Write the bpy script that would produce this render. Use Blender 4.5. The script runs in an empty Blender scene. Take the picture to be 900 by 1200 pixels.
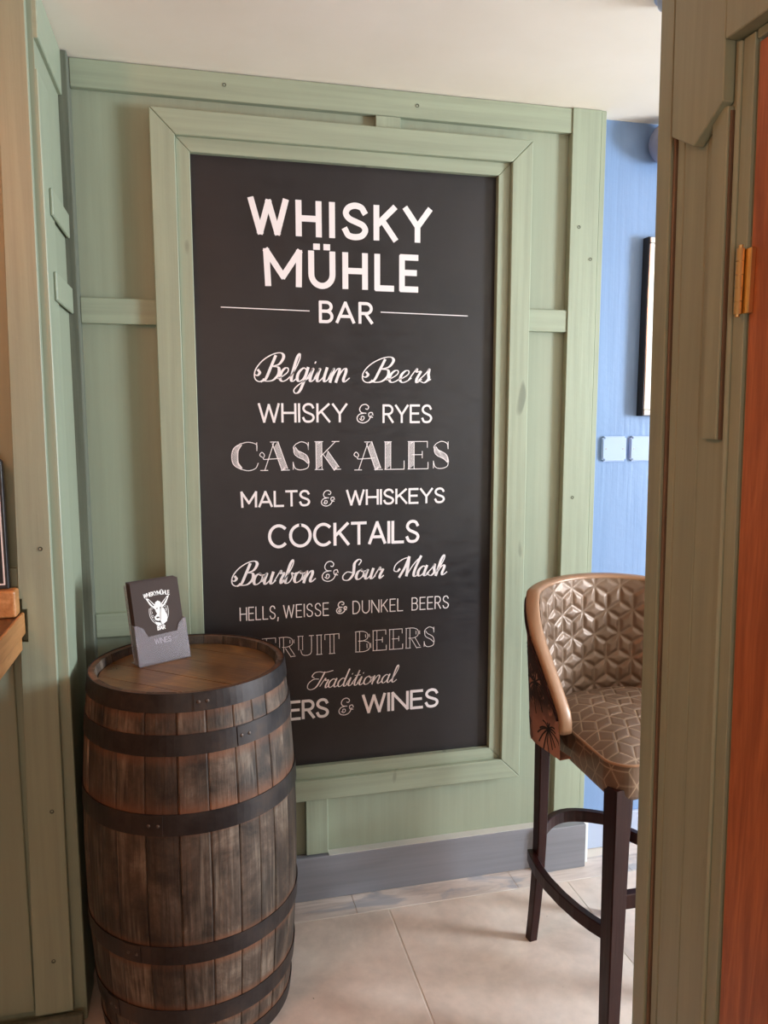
import bpy, bmesh, math, random
from mathutils import Vector, Matrix
import numpy as np
R = math.radians
random.seed(4)
SC = bpy.context.scene
COL = SC.collection

# ------------------------------------------------------------------ camera
cam_d = bpy.data.cameras.new('camera')
cam = bpy.data.objects.new('camera', cam_d)
COL.objects.link(cam)
SC.camera = cam
F_PX, PITCH, YAW = 902.8, R(7.135), R(13.703)
cam_d.sensor_fit = 'VERTICAL'
cam_d.sensor_height = 24.0
cam_d.lens = F_PX / 1200.0 * 24.0
cam_d.clip_start = 0.02
cam.location = (0, 0, 1.45)
cam.rotation_euler = (math.pi / 2 - PITCH, R(0.03), -YAW)

# ------------------------------------------------------------------ world, lights, exposure
H = 2.332                                  # ceiling height
w = bpy.data.worlds.new('world')
SC.world = w
w.use_nodes = True
w.node_tree.nodes['Background'].inputs[0].default_value = (0.62, 0.80, 1.0, 1)
w.node_tree.nodes['Background'].inputs[1].default_value = 1.2
SC.view_settings.view_transform = 'Standard'
SC.view_settings.look = 'None'
SC.view_settings.exposure = 0.20
SC.view_settings.gamma = 1.0


def area(name, loc, rot, sx, sy, e, col):
    l = bpy.data.lights.new(name, 'AREA')
    l.shape = 'RECTANGLE'; l.size = sx; l.size_y = sy; l.energy = e; l.color = col
    o = bpy.data.objects.new(name, l); COL.objects.link(o)
    o.location = loc; o.rotation_euler = rot
    return o


def bulb(name, loc, r, e, col):
    l = bpy.data.lights.new(name, 'POINT')
    l.shadow_soft_size = r; l.energy = e; l.color = col
    o = bpy.data.objects.new(name, l); COL.objects.link(o); o.location = loc
    return o


# daylight through the window of the right-hand room, warm pub lamps, plus added fills
area('daylight_window_right', (4.16, 0.12, 1.45), (0, R(90), 0), 1.1, 0.85, 212, (0.76, 0.89, 1.0))
area('added_ceiling_fill', (4.14, 0.12, 1.10), (0, R(128), 0), 1.0, 0.85, 14, (1.0, 0.88, 0.76))  # added fill, tilted up to brighten the ceiling
area('added_rear_fill', (-0.4, -1.93, 1.35), (R(122), 0, 0), 1.6, 1.3, 19, (1.0, 0.90, 0.80))  # added soft fill from behind the camera, no window there
bulb('warm_lamp_left', (-0.75, 0.85, 2.12), 0.07, 13, (1.0, 0.34, 0.14))
bulb('warm_lamp_rear', (0.1, -0.6, 2.0), 0.10, 4, (1.0, 0.70, 0.50))
bulb('added_floor_fill', (1.9, 0.2, 2.05), 0.10, 3, (1.0, 0.84, 0.72))  # added fill to brighten the floor, no actual lamp


# ------------------------------------------------------------------ node helpers
def mat(name, col, rough=0.5, metal=0.0):
    m = bpy.data.materials.new(name); m.use_nodes = True
    b = m.node_tree.nodes['Principled BSDF']
    b.inputs['Base Color'].default_value = (*col, 1)
    b.inputs['Roughness'].default_value = rough
    b.inputs['Metallic'].default_value = metal
    return m


class N:
    def __init__(s, m): s.m = m; s.t = m.node_tree; s.b = s.t.nodes['Principled BSDF']
    def n(s, typ, **kw):
        x = s.t.nodes.new(typ)
        for k, v in kw.items(): setattr(x, k, v)
        return x
    def l(s, a, b): s.t.links.new(a, b)
    def coord(s, scale=(1, 1, 1), out='Object'):
        c = s.n('ShaderNodeTexCoord'); mp = s.n('ShaderNodeMapping')
        mp.inputs['Scale'].default_value = scale
        s.l(c.outputs[out], mp.inputs['Vector']); return mp.outputs[0]
    def noise(s, vec, scale, detail=4, rough=0.55, dist=0.0):
        x = s.n('ShaderNodeTexNoise'); x.inputs['Scale'].default_value = scale
        x.inputs['Detail'].default_value = detail; x.inputs['Roughness'].default_value = rough
        x.inputs['Distortion'].default_value = dist
        s.l(vec, x.inputs['Vector']); return x.outputs['Fac']
    def ramp(s, fac, stops, interp='LINEAR'):
        x = s.n('ShaderNodeValToRGB'); e = x.color_ramp.elements; x.color_ramp.interpolation = interp
        while len(e) < len(stops): e.new(0.5)
        for el, (p, c) in zip(e, stops):
            el.position = p; el.color = (*c, 1) if len(c) == 3 else c
        s.l(fac, x.inputs['Fac']); return x.outputs['Color']
    def g(s, fac, lo, hi, a=0.0, b=1.0):
        x = s.n('ShaderNodeMapRange'); x.inputs[1].default_value = lo; x.inputs[2].default_value = hi
        x.inputs[3].default_value = a; x.inputs[4].default_value = b
        s.l(fac, x.inputs[0]); return x.outputs[0]
    def mix(s, fac, a, b, mode='MIX'):
        x = s.n('ShaderNodeMix', data_type='RGBA', blend_type=mode)
        for k, v in ((0, fac), (6, a), (7, b)):
            if hasattr(v, 'links'): s.l(v, x.inputs[k])
            elif k == 0: x.inputs[0].default_value = v
            else: x.inputs[k].default_value = (*v, 1)
        return x.outputs[2]
    def bump(s, h, strength, dist=0.002, prev=None):
        x = s.n('ShaderNodeBump'); x.inputs['Strength'].default_value = strength
        x.inputs['Distance'].default_value = dist
        s.l(h, x.inputs['Height'])
        if prev is not None: s.l(prev, x.inputs['Normal'])
        s.l(x.outputs[0], s.b.inputs['Normal']); return x.outputs[0]
    def col(s, c): s.l(c, s.b.inputs['Base Color'])
    def rough(s, c): s.l(c, s.b.inputs['Roughness'])
    def math(s, op, a, b=0.0):
        x = s.n('ShaderNodeMath', operation=op)
        for i, v in enumerate((a, b)):
            if hasattr(v, 'links'): s.l(v, x.inputs[i])
            else: x.inputs[i].default_value = v
        return x.outputs[0]


def paint(name, col, axis='Z', rough=0.42, streak=0.10, bump=0.35):
    m = mat(name, col, rough); n = N(m)
    sc = {'Z': (60, 60, 2.2), 'X': (2.2, 60, 60), 'Y': (60, 2.2, 60)}[axis]
    v = n.coord(sc); st = n.noise(v, 1.0, 3)
    big = n.noise(n.coord(), 3.0, 3)
    k = 1 - streak; c = tuple(x * k for x in col); d = tuple(min(1, x * (1 + streak)) for x in col)
    base = n.ramp(st, [(0.3, c), (0.7, d)])
    base = n.mix(n.g(big, 0.3, 0.7, 0, 0.22), base, tuple(x * 0.86 for x in col))
    kn = n.noise(n.coord((7, 7, 3)), 1.6, 1)
    kn = n.g(kn, 0.765, 0.79)
    base = n.mix(kn, base, tuple(x * 0.62 for x in col))
    n.col(base)
    n.rough(n.g(st, 0.2, 0.8, rough - 0.06, rough + 0.10))
    h = n.math('ADD', st, n.math('MULTIPLY', n.noise(n.coord(), 45, 2), 0.5))
    n.bump(h, bump, 0.0016)
    return m


SAGE = (0.315, 0.352, 0.252)
M = {}
M['sage_v'] = paint('sage_paint_vertical', SAGE)
M['sage_h'] = paint('sage_paint_horizontal', SAGE, 'X')
M['sage_p'] = paint('sage_paint_panel', (0.300, 0.330, 0.235), rough=0.5, streak=0.05, bump=0.2)
M['sage_rough'] = paint('rough_sawn_sage', (0.125, 0.132, 0.095), rough=0.8, streak=0.25, bump=1.0)
M['grey_base'] = paint('grey_skirting_paint', (0.215, 0.212, 0.232), 'X', rough=0.4)
M['blue'] = paint('pale_blue_wall_paint', (0.19, 0.295, 0.50), rough=0.32, streak=0.04, bump=0.55)
M['plate'] = mat('blue_white_plastic', (0.38, 0.48, 0.70), 0.3)
M['screw'] = mat('steel_screw', (0.35, 0.35, 0.35), 0.35, 1)
M['black'] = mat('matt_black', (0.012, 0.012, 0.013), 0.5)
M['dark'] = mat('dark_gap', (0.01, 0.009, 0.008), 0.9)
M['silver'] = mat('silver_leaf_frame', (0.72, 0.70, 0.66), 0.25, 0.8)
M['mount'] = mat('white_mount_card', (0.8, 0.8, 0.76), 0.8)
M['brass'] = mat('worn_brass', (0.78, 0.55, 0.26), 0.28, 1)
M['globe'] = mat('grey_mauve_plastic', (0.22, 0.22, 0.30), 0.5)
M['chalk'] = mat('white_sign_paint', (0.86, 0.80, 0.80), 0.55)
M['thin_chalk'] = mat('white_chalk_line', (0.70, 0.65, 0.64), 0.7)


def m_board():
    m = mat('black_sign_paint', (0.02, 0.02, 0.02), 0.42); n = N(m)
    f = n.noise(n.coord((1, 1, 1)), 5, 4)
    n.col(n.ramp(f, [(0.35, (0.015, 0.0125, 0.0135)), (0.7, (0.023, 0.019, 0.020))]))
    n.rough(n.g(n.noise(n.coord((3, 3, 9)), 6, 3), 0.3, 0.7, 0.36, 0.50))
    n.bump(n.noise(n.coord((90, 90, 4)), 1, 2), 0.12, 0.001)
    return m
M['board'] = m_board()


def m_ceiling():
    m = mat('off_white_plaster', (0.72, 0.64, 0.54), 0.85); n = N(m)
    f = n.noise(n.coord(), 2.2, 5, 0.6)
    n.col(n.ramp(f, [(0.3, (0.86, 0.78, 0.67)), (0.7, (0.92, 0.84, 0.74))]))
    v = n.noise(n.coord(), 3.0, 4, 0.5, 0.3)
    n.bump(v, 0.35, 0.012)
    return m
M['ceiling'] = m_ceiling()
M['plain_wall'] = mat('warm_plaster', (0.42, 0.36, 0.28), 0.8)


def m_floor_tile():
    m = mat('beige_stone_tile', (0.5, 0.42, 0.36), 0.4); n = N(m)
    oi = n.n('ShaderNodeObjectInfo')
    c = n.n('ShaderNodeTexCoord'); ad = n.n('ShaderNodeVectorMath', operation='MULTIPLY_ADD')
    n.l(c.outputs['Object'], ad.inputs[0]); ad.inputs[1].default_value = (1, 1, 1)
    cmb = n.n('ShaderNodeCombineXYZ')
    n.l(n.math('MULTIPLY', oi.outputs['Random'], 9.0), cmb.inputs[0])
    n.l(cmb.outputs[0], ad.inputs[2])
    f = n.noise(ad.outputs[0], 3.6, 6, 0.62, 0.4)
    f2 = n.noise(ad.outputs[0], 26, 4, 0.6)
    base = n.ramp(f, [(0.30, (0.55, 0.43, 0.36)), (0.5, (0.74, 0.60, 0.51)), (0.70, (0.83, 0.71, 0.62))])
    base = n.mix(n.g(f2, 0.35, 0.75, 0, 0.25), base, (0.36, 0.31, 0.27))
    sp = n.noise(ad.outputs[0], 60, 1)
    base = n.mix(n.g(sp, 0.79, 0.81), base, (0.10, 0.07, 0.05))
    n.col(base)
    n.rough(n.g(f, 0.3, 0.7, 0.34, 0.48))
    n.bump(f2, 0.15, 0.002)
    return m
M['tile'] = m_floor_tile()
M['grout'] = mat('pale_grout', (0.66, 0.57, 0.49), 0.9)


def m_border():
    m = mat('washed_wood_border', (0.5, 0.45, 0.42), 0.5); n = N(m)
    oi = n.n('ShaderNodeObjectInfo')
    f = n.noise(n.coord((2.5, 16, 10)), 1.6, 5, 0.6, 1.0)
    g = n.noise(n.coord((3.5, 9, 9)), 1.4, 4, 0.6, 0.5)
    base = n.ramp(f, [(0.3, (0.42, 0.34, 0.30)), (0.55, (0.64, 0.54, 0.48)), (0.75, (0.76, 0.67, 0.62))])
    base = n.mix(n.g(g, 0.55, 0.64, 0, 0.7), base, (0.33, 0.33, 0.37))
    n.col(base); n.bump(f, 0.2, 0.002)
    return m
M['border'] = m_border()


def m_wood(name, c1, c2, c3, axis='Z', rough=0.42, knots=True):
    m = mat(name, c2, rough); n = N(m)
    sc = {'Z': (16, 16, 1.2), 'X': (1.2, 16, 16), 'Y': (16, 1.2, 16)}[axis]
    v = n.coord(sc)
    f = n.noise(v, 2.2, 5, 0.6, 1.4)
    fine = n.noise(n.coord(tuple(k * 7 for k in sc)), 1.6, 2)
    base = n.ramp(f, [(0.28, c1), (0.5, c2), (0.72, c3)])
    base = n.mix(n.g(fine, 0.35, 0.7, 0, 0.4), base, c1)
    if knots:
        ks = {'Z': (14, 14, 5), 'X': (5, 14, 14), 'Y': (14, 5, 14)}[axis]
        k = n.noise(n.coord(ks), 1.0, 1)
        base = n.mix(n.g(k, 0.74, 0.80), base, tuple(x * 0.25 for x in c1))
    n.col(base); n.bump(fine, 0.25, 0.001)
    return m


M['pine'] = m_wood('stained_pine_door', (0.27, 0.075, 0.026), (0.44, 0.135, 0.046), (0.60, 0.21, 0.075))
M['raw'] = m_wood('bare_brown_wood', (0.13, 0.078, 0.048), (0.19, 0.12, 0.075), (0.26, 0.165, 0.10), knots=False)
M['shelf_l'] = m_wood('orange_oiled_shelf_wood', (0.42, 0.17, 0.05), (0.60, 0.28, 0.10), (0.72, 0.38, 0.16), 'Y', 0.35, False)
M['shelf_d'] = m_wood('dark_oiled_shelf_top', (0.08, 0.03, 0.012), (0.15, 0.06, 0.025), (0.22, 0.10, 0.04), 'Y', 0.3, False)
M['mahog'] = m_wood('dark_mahogany_legs', (0.014, 0.003, 0.003), (0.024, 0.005, 0.004), (0.036, 0.008, 0.006), 'Z', 0.38, False)
M['mahog'].node_tree.nodes['Principled BSDF'].inputs['Specular IOR Level'].default_value = 0.22


def m_stave():
    m = mat('weathered_oak_stave', (0.2, 0.1, 0.05), 0.62); n = N(m)
    oi = n.n('ShaderNodeObjectInfo'); rnd = oi.outputs['Random']
    c = n.n('ShaderNodeTexCoord')
    cmb = n.n('ShaderNodeCombineXYZ'); n.l(n.math('MULTIPLY', rnd, 13.0), cmb.inputs[0]); n.l(n.math('MULTIPLY', rnd, 7.0), cmb.inputs[2])
    ad = n.n('ShaderNodeVectorMath', operation='ADD'); n.l(c.outputs['Object'], ad.inputs[0]); n.l(cmb.outputs[0], ad.inputs[1])
    def mapped(s):
        mp = n.n('ShaderNodeMapping'); mp.inputs['Scale'].default_value = s; n.l(ad.outputs[0], mp.inputs['Vector']); return mp.outputs[0]
    big = n.noise(mapped((7, 7, 6)), 1.2, 6, 0.72, 0.4)
    grain = n.noise(mapped((150, 150, 5)), 1.0, 3)
    base = n.ramp(big, [(0.34, (0.012, 0.008, 0.006)), (0.44, (0.048, 0.032, 0.022)), (0.54, (0.100, 0.066, 0.045)), (0.68, (0.20, 0.150, 0.110))])
    base = n.mix(n.g(grain, 0.42, 0.68, 0, 0.6), base, (0.035, 0.022, 0.015))
    silver = n.noise(mapped((12, 12, 3)), 1.0, 4, 0.6)
    base = n.mix(n.math('MULTIPLY', n.g(silver, 0.5, 0.7, 0, 0.6), n.g(grain, 0.35, 0.6, 1, 0)), base, (0.36, 0.29, 0.22))
    # rust washed down from the hoops: attribute 'rust' holds distance based wear on the stave
    at = n.n('ShaderNodeAttribute', attribute_name='rust')
    rust = n.math('MULTIPLY', at.outputs['Fac'], n.g(big, 0.30, 0.55, 0.35, 1.0))
    base = n.mix(rust, base, (0.17, 0.065, 0.028))
    hue = n.n('ShaderNodeHueSaturation'); n.l(base, hue.inputs['Color'])
    n.l(n.g(rnd, 0, 1, 0.65, 1.35), hue.inputs['Value'])
    n.col(hue.outputs[0])
    n.rough(n.g(big, 0.3, 0.7, 0.5, 0.75))
    n.bump(grain, 0.6, 0.002)
    return m
M['stave'] = m_stave()


def m_head():
    m = mat('oiled_oak_barrel_head', (0.2, 0.1, 0.05), 0.3); n = N(m)
    f = n.noise(n.coord((6, 6, 6)), 1.2, 5, 0.6, 0.3)
    g = n.noise(n.coord((9, 120, 9)), 1.0, 3)
    base = n.ramp(f, [(0.3, (0.08, 0.040, 0.016)), (0.5, (0.19, 0.095, 0.036)), (0.62, (0.30, 0.155, 0.055)), (0.74, (0.48, 0.24, 0.08))])
    base = n.mix(n.g(g, 0.4, 0.7, 0, 0.45), base, (0.05, 0.028, 0.014))
    n.col(base); n.rough(n.g(f, 0.3, 0.7, 0.26, 0.42)); n.bump(g, 0.3, 0.001)
    return m
M['head'] = m_head()


def m_hoop():
    m = mat('tarnished_iron_hoop', (0.06, 0.05, 0.045), 0.45, 0.6); n = N(m)
    f = n.noise(n.coord(), 9, 5, 0.65)
    base = n.ramp(f, [(0.32, (0.026, 0.021, 0.021)), (0.55, (0.052, 0.042, 0.039)), (0.74, (0.090, 0.058, 0.042))])
    n.col(base); n.rough(n.g(f, 0.3, 0.7, 0.36, 0.58)); n.bump(n.noise(n.coord(), 70, 3), 0.2, 0.001)
    return m
M['hoop'] = m_hoop()
M['rivet'] = mat('worn_rivet', (0.13, 0.10, 0.085), 0.45, 0.8)


def m_leather(name, stitch):
    m = mat(name, (0.26, 0.14, 0.08), 0.36, 0.25); n = N(m)
    f = n.noise(n.coord(), 7, 4, 0.6)
    base = n.ramp(f, [(0.3, (0.135, 0.080, 0.050)), (0.7, (0.215, 0.132, 0.085))])
    at = n.n('ShaderNodeAttribute', attribute_name='stitch')
    base = n.mix(n.math('MULTIPLY', at.outputs['Fac'], stitch), base, (0.50, 0.37, 0.25))
    n.col(base); n.rough(n.g(f, 0.3, 0.7, 0.34, 0.48))
    n.bump(n.noise(n.coord(), 260, 2), 0.25, 0.0006)
    return m
M['leather'] = m_leather('bronze_quilted_leather', 0.25)
M['leather_s'] = m_leather('bronze_seat_leather', 0.75)
M['roll'] = mat('tan_leather_edge', (0.30, 0.155, 0.080), 0.38, 0.1)


def m_fabric():
    m = mat('dusty_pink_printed_fabric', (0.42, 0.2, 0.14), 0.8); n = N(m)
    f = n.noise(n.coord((1, 1, 1)), 16, 4, 0.65)
    f2 = n.noise(n.coord((1, 1, 1)), 7, 3, 0.6)
    base = n.ramp(f2, [(0.35, (0.30, 0.13, 0.085)), (0.65, (0.50, 0.25, 0.17))])
    at = n.n('ShaderNodeAttribute', attribute_name='dark')
    k = n.math('MULTIPLY', n.g(f, 0.46, 0.52), at.outputs['Fac'])
    n.col(n.mix(k, base, (0.035, 0.016, 0.012)))
    n.bump(n.noise(n.coord(), 500, 1), 0.3, 0.0005)
    return m
M['fabric'] = m_fabric()
M['palm'] = mat('black_palm_print', (0.018, 0.012, 0.010), 0.8)
M['card'] = mat('charcoal_menu_card', (0.055, 0.038, 0.033), 0.85)
M['card_print'] = mat('white_card_print', (0.85, 0.83, 0.80), 0.5)


def m_acrylic():
    m = mat('scuffed_clear_acrylic', (0.74, 0.69, 0.74), 0.03)
    b = m.node_tree.nodes['Principled BSDF']
    b.inputs['Transmission Weight'].default_value = 0.80
    b.inputs['IOR'].default_value = 1.49
    b.inputs['Roughness'].default_value = 0.12
    return m
M['acrylic'] = m_acrylic()


# ------------------------------------------------------------------ mesh helpers
def finish(name, me, m, parent=None, smooth=False, label=None):
    if m is not None:
        for k in (m if isinstance(m, (list, tuple)) else [m]): me.materials.append(k)
    if smooth: me.polygons.foreach_set('use_smooth', [True] * len(me.polygons))
    o = bpy.data.objects.new(name, me); COL.objects.link(o)
    if parent is not None: o.parent = parent
    if label: o['label'] = label
    return o


def from_bm(name, bm, m, parent=None, smooth=False, label=None):
    me = bpy.data.meshes.new(name); bmesh.ops.recalc_face_normals(bm, faces=bm.faces[:])
    bm.to_mesh(me); bm.free()
    return finish(name, me, m, parent, smooth, label)


def from_vf(name, v, f, m, parent=None, smooth=False, label=None):
    me = bpy.data.meshes.new(name); me.from_pydata(v, [], f); me.update()
    return finish(name, me, m, parent, smooth, label)


def bevel_all(bm, r, seg=1):
    es = [e for e in bm.edges if len(e.link_faces) == 2 and e.calc_face_angle(0) > 0.5]
    bmesh.ops.bevel(bm, geom=es, offset=r, segments=seg, affect='EDGES', profile=0.5)


def box_bm(x0, x1, y0, y1, z0, z1, bev=0.0015, seg=1, bm=None):
    own = bmesh.new()
    bmesh.ops.create_cube(own, size=1)
    for v in own.verts:
        v.co = Vector((x0 + (v.co.x + .5) * (x1 - x0), y0 + (v.co.y + .5) * (y1 - y0), z0 + (v.co.z + .5) * (z1 - z0)))
    if bev: bevel_all(own, bev, seg)
    if bm is None: return own
    tmp = bpy.data.meshes.new('t'); own.to_mesh(tmp); own.free(); bm.from_mesh(tmp); bpy.data.meshes.remove(tmp)
    return bm


def box(name, x0, x1, y0, y1, z0, z1, m, parent=None, bev=0.0015, seg=1, label=None, shear=None):
    bm = box_bm(x0, x1, y0, y1, z0, z1, bev, seg)
    if shear: shear(bm)
    return from_bm(name, bm, m, parent, label=label)


def prism_bm(poly, fn, d0, d1, bev=0.0):
    """poly: list of 2D points; fn(a, b, d) -> 3D; extruded from d0 to d1."""
    bm = bmesh.new()
    a = [bm.verts.new(fn(x, y, d0)) for x, y in poly]; b = [bm.verts.new(fn(x, y, d1)) for x, y in poly]
    bm.faces.new(a); bm.faces.new(b[::-1]); k = len(poly)
    for i in range(k): bm.faces.new((a[i], b[i], b[(i + 1) % k], a[(i + 1) % k]))
    bmesh.ops.recalc_face_normals(bm, faces=bm.faces[:])
    if bev: bevel_all(bm, bev)
    return bm


def tube_bm(pts, rad, sides=10, sx=1.0, sy=1.0, closed=False, bm=None, up=Vector((0, 0, 1)), square=False):
    bm = bm or bmesh.new(); rings = []; pts = [Vector(p) for p in pts]; n = len(pts)
    for i, p in enumerate(pts):
        if closed: t = pts[(i + 1) % n] - pts[i - 1]
        else: t = pts[min(i + 1, n - 1)] - pts[max(i - 1, 0)]
        t.normalize(); a = t.cross(up)
        if a.length < 1e-4: a = Vector((1, 0, 0))
        a.normalize(); b = a.cross(t).normalized()
        r = rad[i] if isinstance(rad, (list, tuple)) else rad
        ring = []
        for k in range(sides):
            th = 2 * math.pi * k / sides + (math.pi / sides if square else 0)
            q = 1.0 / max(abs(math.cos(th)), abs(math.sin(th))) if square else 1.0
            ring.append(bm.verts.new(p + a * (math.cos(th) * q * r * sx) + b * (math.sin(th) * q * r * sy)))
        rings.append(ring)
    m = n if closed else n - 1
    for i in range(m):
        A, B = rings[i], rings[(i + 1) % n]
        for k in range(sides): bm.faces.new((A[k], A[(k + 1) % sides], B[(k + 1) % sides], B[k]))
    if not closed: bm.faces.new(rings[0][::-1]); bm.faces.new(rings[-1])
    return bm


def beam_bm(pts, wd, ht, bev=0.002):
    """rectangular bar swept along pts; wd horizontal, ht vertical."""
    bm = bmesh.new(); rings = []; pts = [Vector(p) for p in pts]; n = len(pts)
    for i, p in enumerate(pts):
        t = (pts[min(i + 1, n - 1)] - pts[max(i - 1, 0)]).normalized()
        a = t.cross(Vector((0, 0, 1))).normalized(); b = Vector((0, 0, 1))
        c = bev
        prof = [(-wd / 2 + c, -ht / 2), (wd / 2 - c, -ht / 2), (wd / 2, -ht / 2 + c), (wd / 2, ht / 2 - c), (wd / 2 - c, ht / 2), (-wd / 2 + c, ht / 2), (-wd / 2, ht / 2 - c), (-wd / 2, -ht / 2 + c)]
        rings.append([bm.verts.new(p + a * u + b * v) for u, v in prof])
    for i in range(n - 1):
        for k in range(8): bm.faces.new((rings[i][k], rings[i][(k + 1) % 8], rings[i + 1][(k + 1) % 8], rings[i + 1][k]))
    bm.faces.new(rings[0][::-1]); bm.faces.new(rings[-1])
    return bm


def lathe_bm(prof, seg=48, c=(0, 0), bm=None):
    bm = bm or bmesh.new(); rings = []
    for r, z in prof:
        if r < 1e-6: rings.append([bm.verts.new((c[0], c[1], z))]); continue
        rings.append([bm.verts.new((c[0] + r * math.cos(2 * math.pi * k / seg), c[1] + r * math.sin(2 * math.pi * k / seg), z)) for k in range(seg)])
    for A, B in zip(rings, rings[1:]):
        for k in range(seg):
            q = []
            for v in (A[k % len(A)], A[(k + 1) % len(A)], B[(k + 1) % len(B)], B[k % len(B)]):
                if v not in q: q.append(v)
            if len(q) > 2: bm.faces.new(q)
    return bm


def thing(name, label, cat, loc=(0, 0, 0), rz=0.0, group=None):
    o = bpy.data.objects.new(name, None); COL.objects.link(o); o.location = loc; o.rotation_euler = (0, 0, rz)
    o.empty_display_size = 0.05
    o['label'] = label; o['category'] = cat
    if group: o['group'] = group
    return o


def struct(o, label, cat='wall'):
    o['kind'] = 'structure'; o['label'] = label; o['category'] = cat
    return o


# ------------------------------------------------------------------ room shell
WX0, WX1, WY0 = -2.0, 4.2, -2.1
YB = 2.175                                  # back wall panel plane
fl = struct(box('floor', WX0, WX1, WY0, 2.26, -0.06, -0.0012, M['grout'], bev=0), 'floor of large beige stone tiles with pale grout joints', 'floor')
TW = 0.575
gx0, gy0 = 0.515, 2.055
for i in range(-5, 7):
    for j in range(0, 8):
        x0 = gx0 + i * TW; x1 = x0 + TW; y1 = gy0 - j * TW; y0 = y1 - TW
        x0c, x1c, y0c = max(x0, WX0), min(x1, WX1), max(y0, WY0)
        if x1c - x0c < 0.05 or y1 - y0c < 0.05: continue
        box('floor_tile', x0c + .002, x1c - .002, y0c + .002, y1 - .002, -0.02, 0.0 + random.uniform(-.0004, .0004), M['tile'], fl, bev=0.0012)
bx = [-0.31, 0.02, 0.42, 0.93, 1.32, 1.80, 2.3, 2.8, 3.3, 3.8, 4.2]
for a, b in zip(bx, bx[1:]):
    box('border_plank', a + .0008, b - .0008, gy0 + .0015, 2.215 if a > 1.1 else 2.16, -0.02, 0.0 + random.uniform(-.0003, .0003), M['border'], fl, bev=0.0008)

ce = struct(box('ceiling', WX0, WX1, WY0, 2.26, H, H + .06, M['ceiling'], bev=0), 'uneven off-white plaster ceiling above the panelled wall', 'ceiling')

M['pale_cap'] = mat('pale_skirting_top', (0.55, 0.52, 0.47), 0.7)  # paler tone for the top of the skirting
# back wall with sage panelling
wb = struct(box('wall_back', -0.33, 1.19, YB, YB + .03, 0, H, M['sage_p'], bev=0), 'sage green panelled wall carrying the large black menu board')
P = 0.02
def rail(x0, x1, z0, z1, y=YB - P, m='sage_h', name='rail'):
    return box(name, x0, x1, y, YB, z0, z1, M[m], wb, bev=.0015)
rail(-0.2765, 1.0865, 2.262, H - .002)
rail(-0.2765, -0.0, 1.687, 1.752)
rail(0.90, 1.0865, 1.697, 1.761)
rail(-0.2765, -0.0, 0.852, 0.917)
rail(0.503, 0.573, 2.19, 2.261, m='sage_v', name='stile')
rail(0.286, 0.352, 0.142, 0.40, m='sage_v', name='stile')
rail(1.087, 1.178, 0.150, H - .001, y=YB - .024, m='sage_v', name='stile')
rail(1.1788, 1.196, 0.0, H - .001, y=YB - .021, m='sage_v', name='edge_lath')
box('corner_post', -0.318, -0.277, 2.12, YB, 0, H - .002, M['sage_rough'], wb, bev=.002)
# filler pieces beneath the picture frame of the sign
# skirting
bb = box('baseboard_back', -0.277, 1.030, 2.145, YB, 0, 0.138, M['grey_base'], wb, bev=.003)
box('skirting_cap', 0.353, 1.029, 2.1455, YB, 0.1382, 0.1400, M['pale_cap'], wb, bev=0)
bb2 = box('skirting_block', 1.040, 1.184, 2.112, YB, 0, 0.146, M['grey_base'], wb, bev=.002)
box('skirting_edge', 1.186, 1.204, 2.135, YB, 0, 0.150, M['mount'], wb, bev=.001)
# nail dimples on the panelling
def nail(x, z, y, parent, r=.0035):
    bm = lathe_bm([(0, -.0006), (r * .6, -.0006), (r, 0), (r * 1.25, -.0003), (r * 1.4, 0.0008)], 12)
    bmesh.ops.rotate(bm, verts=bm.verts, matrix=Matrix.Rotation(R(90), 3, 'X'))
    bmesh.ops.translate(bm, verts=bm.verts, vec=(x, y, z))
    return from_bm('nail', bm, M['sage_rough'], parent)
for x, z in ((0.10, 2.30), (0.62, 2.295), (1.115, 2.0), (1.155, 1.91), (1.12, 1.2), (1.15, 0.62)):
    nail(x, z, YB - (.0245 if x > 1.08 else .0205), wb)

# wall behind: pale blue
M['blue_skirt'] = mat('pale_skirting', (0.42, 0.47, 0.60), 0.4)
wf = struct(box('wall_far', 1.19, WX1, 2.215, 2.26, 0, H, M['blue'], bev=0), 'pale blue painted wall beyond the end of the green panelling')
box('baseboard_far', 1.197, WX1, 2.202, 2.215, 0, 0.115, M['blue_skirt'], wf, bev=.002)

# left side return (mint lit) and the left front wall
XS = -0.318
ws = struct(box('wall_nook', -0.36, XS, 1.825, 2.20, 0, H, M['sage_rough'], bev=0), 'narrow green side wall of the nook, facing the window')
box('stile', XS - .004, -0.2955, 1.822, 1.945, 0, 2.165, M['sage_v'], ws, bev=.002)
box('rail', XS - .004, -0.291, 1.822, 2.119, 2.225, H - .001, M['sage_h'], ws, bev=.002)
for z0, z1 in ((1.888, 1.946), (1.705, 1.768)):
    box('rail', -0.2953, -0.2885, 1.885, 2.119, z0, z1, M['sage_h'], ws, bev=.002)

def lean_left(bm):
    for v in bm.verts: v.co.x += -0.018 * (1.3 - v.co.z) * (1 if v.co.x < -.35 else .3)
wl = struct(box('wall_left', WX0, -0.3005, 1.8205, 2.20, 0, H, M['sage_p'], bev=0), 'green panelled wall left of the barrel nook')
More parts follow.
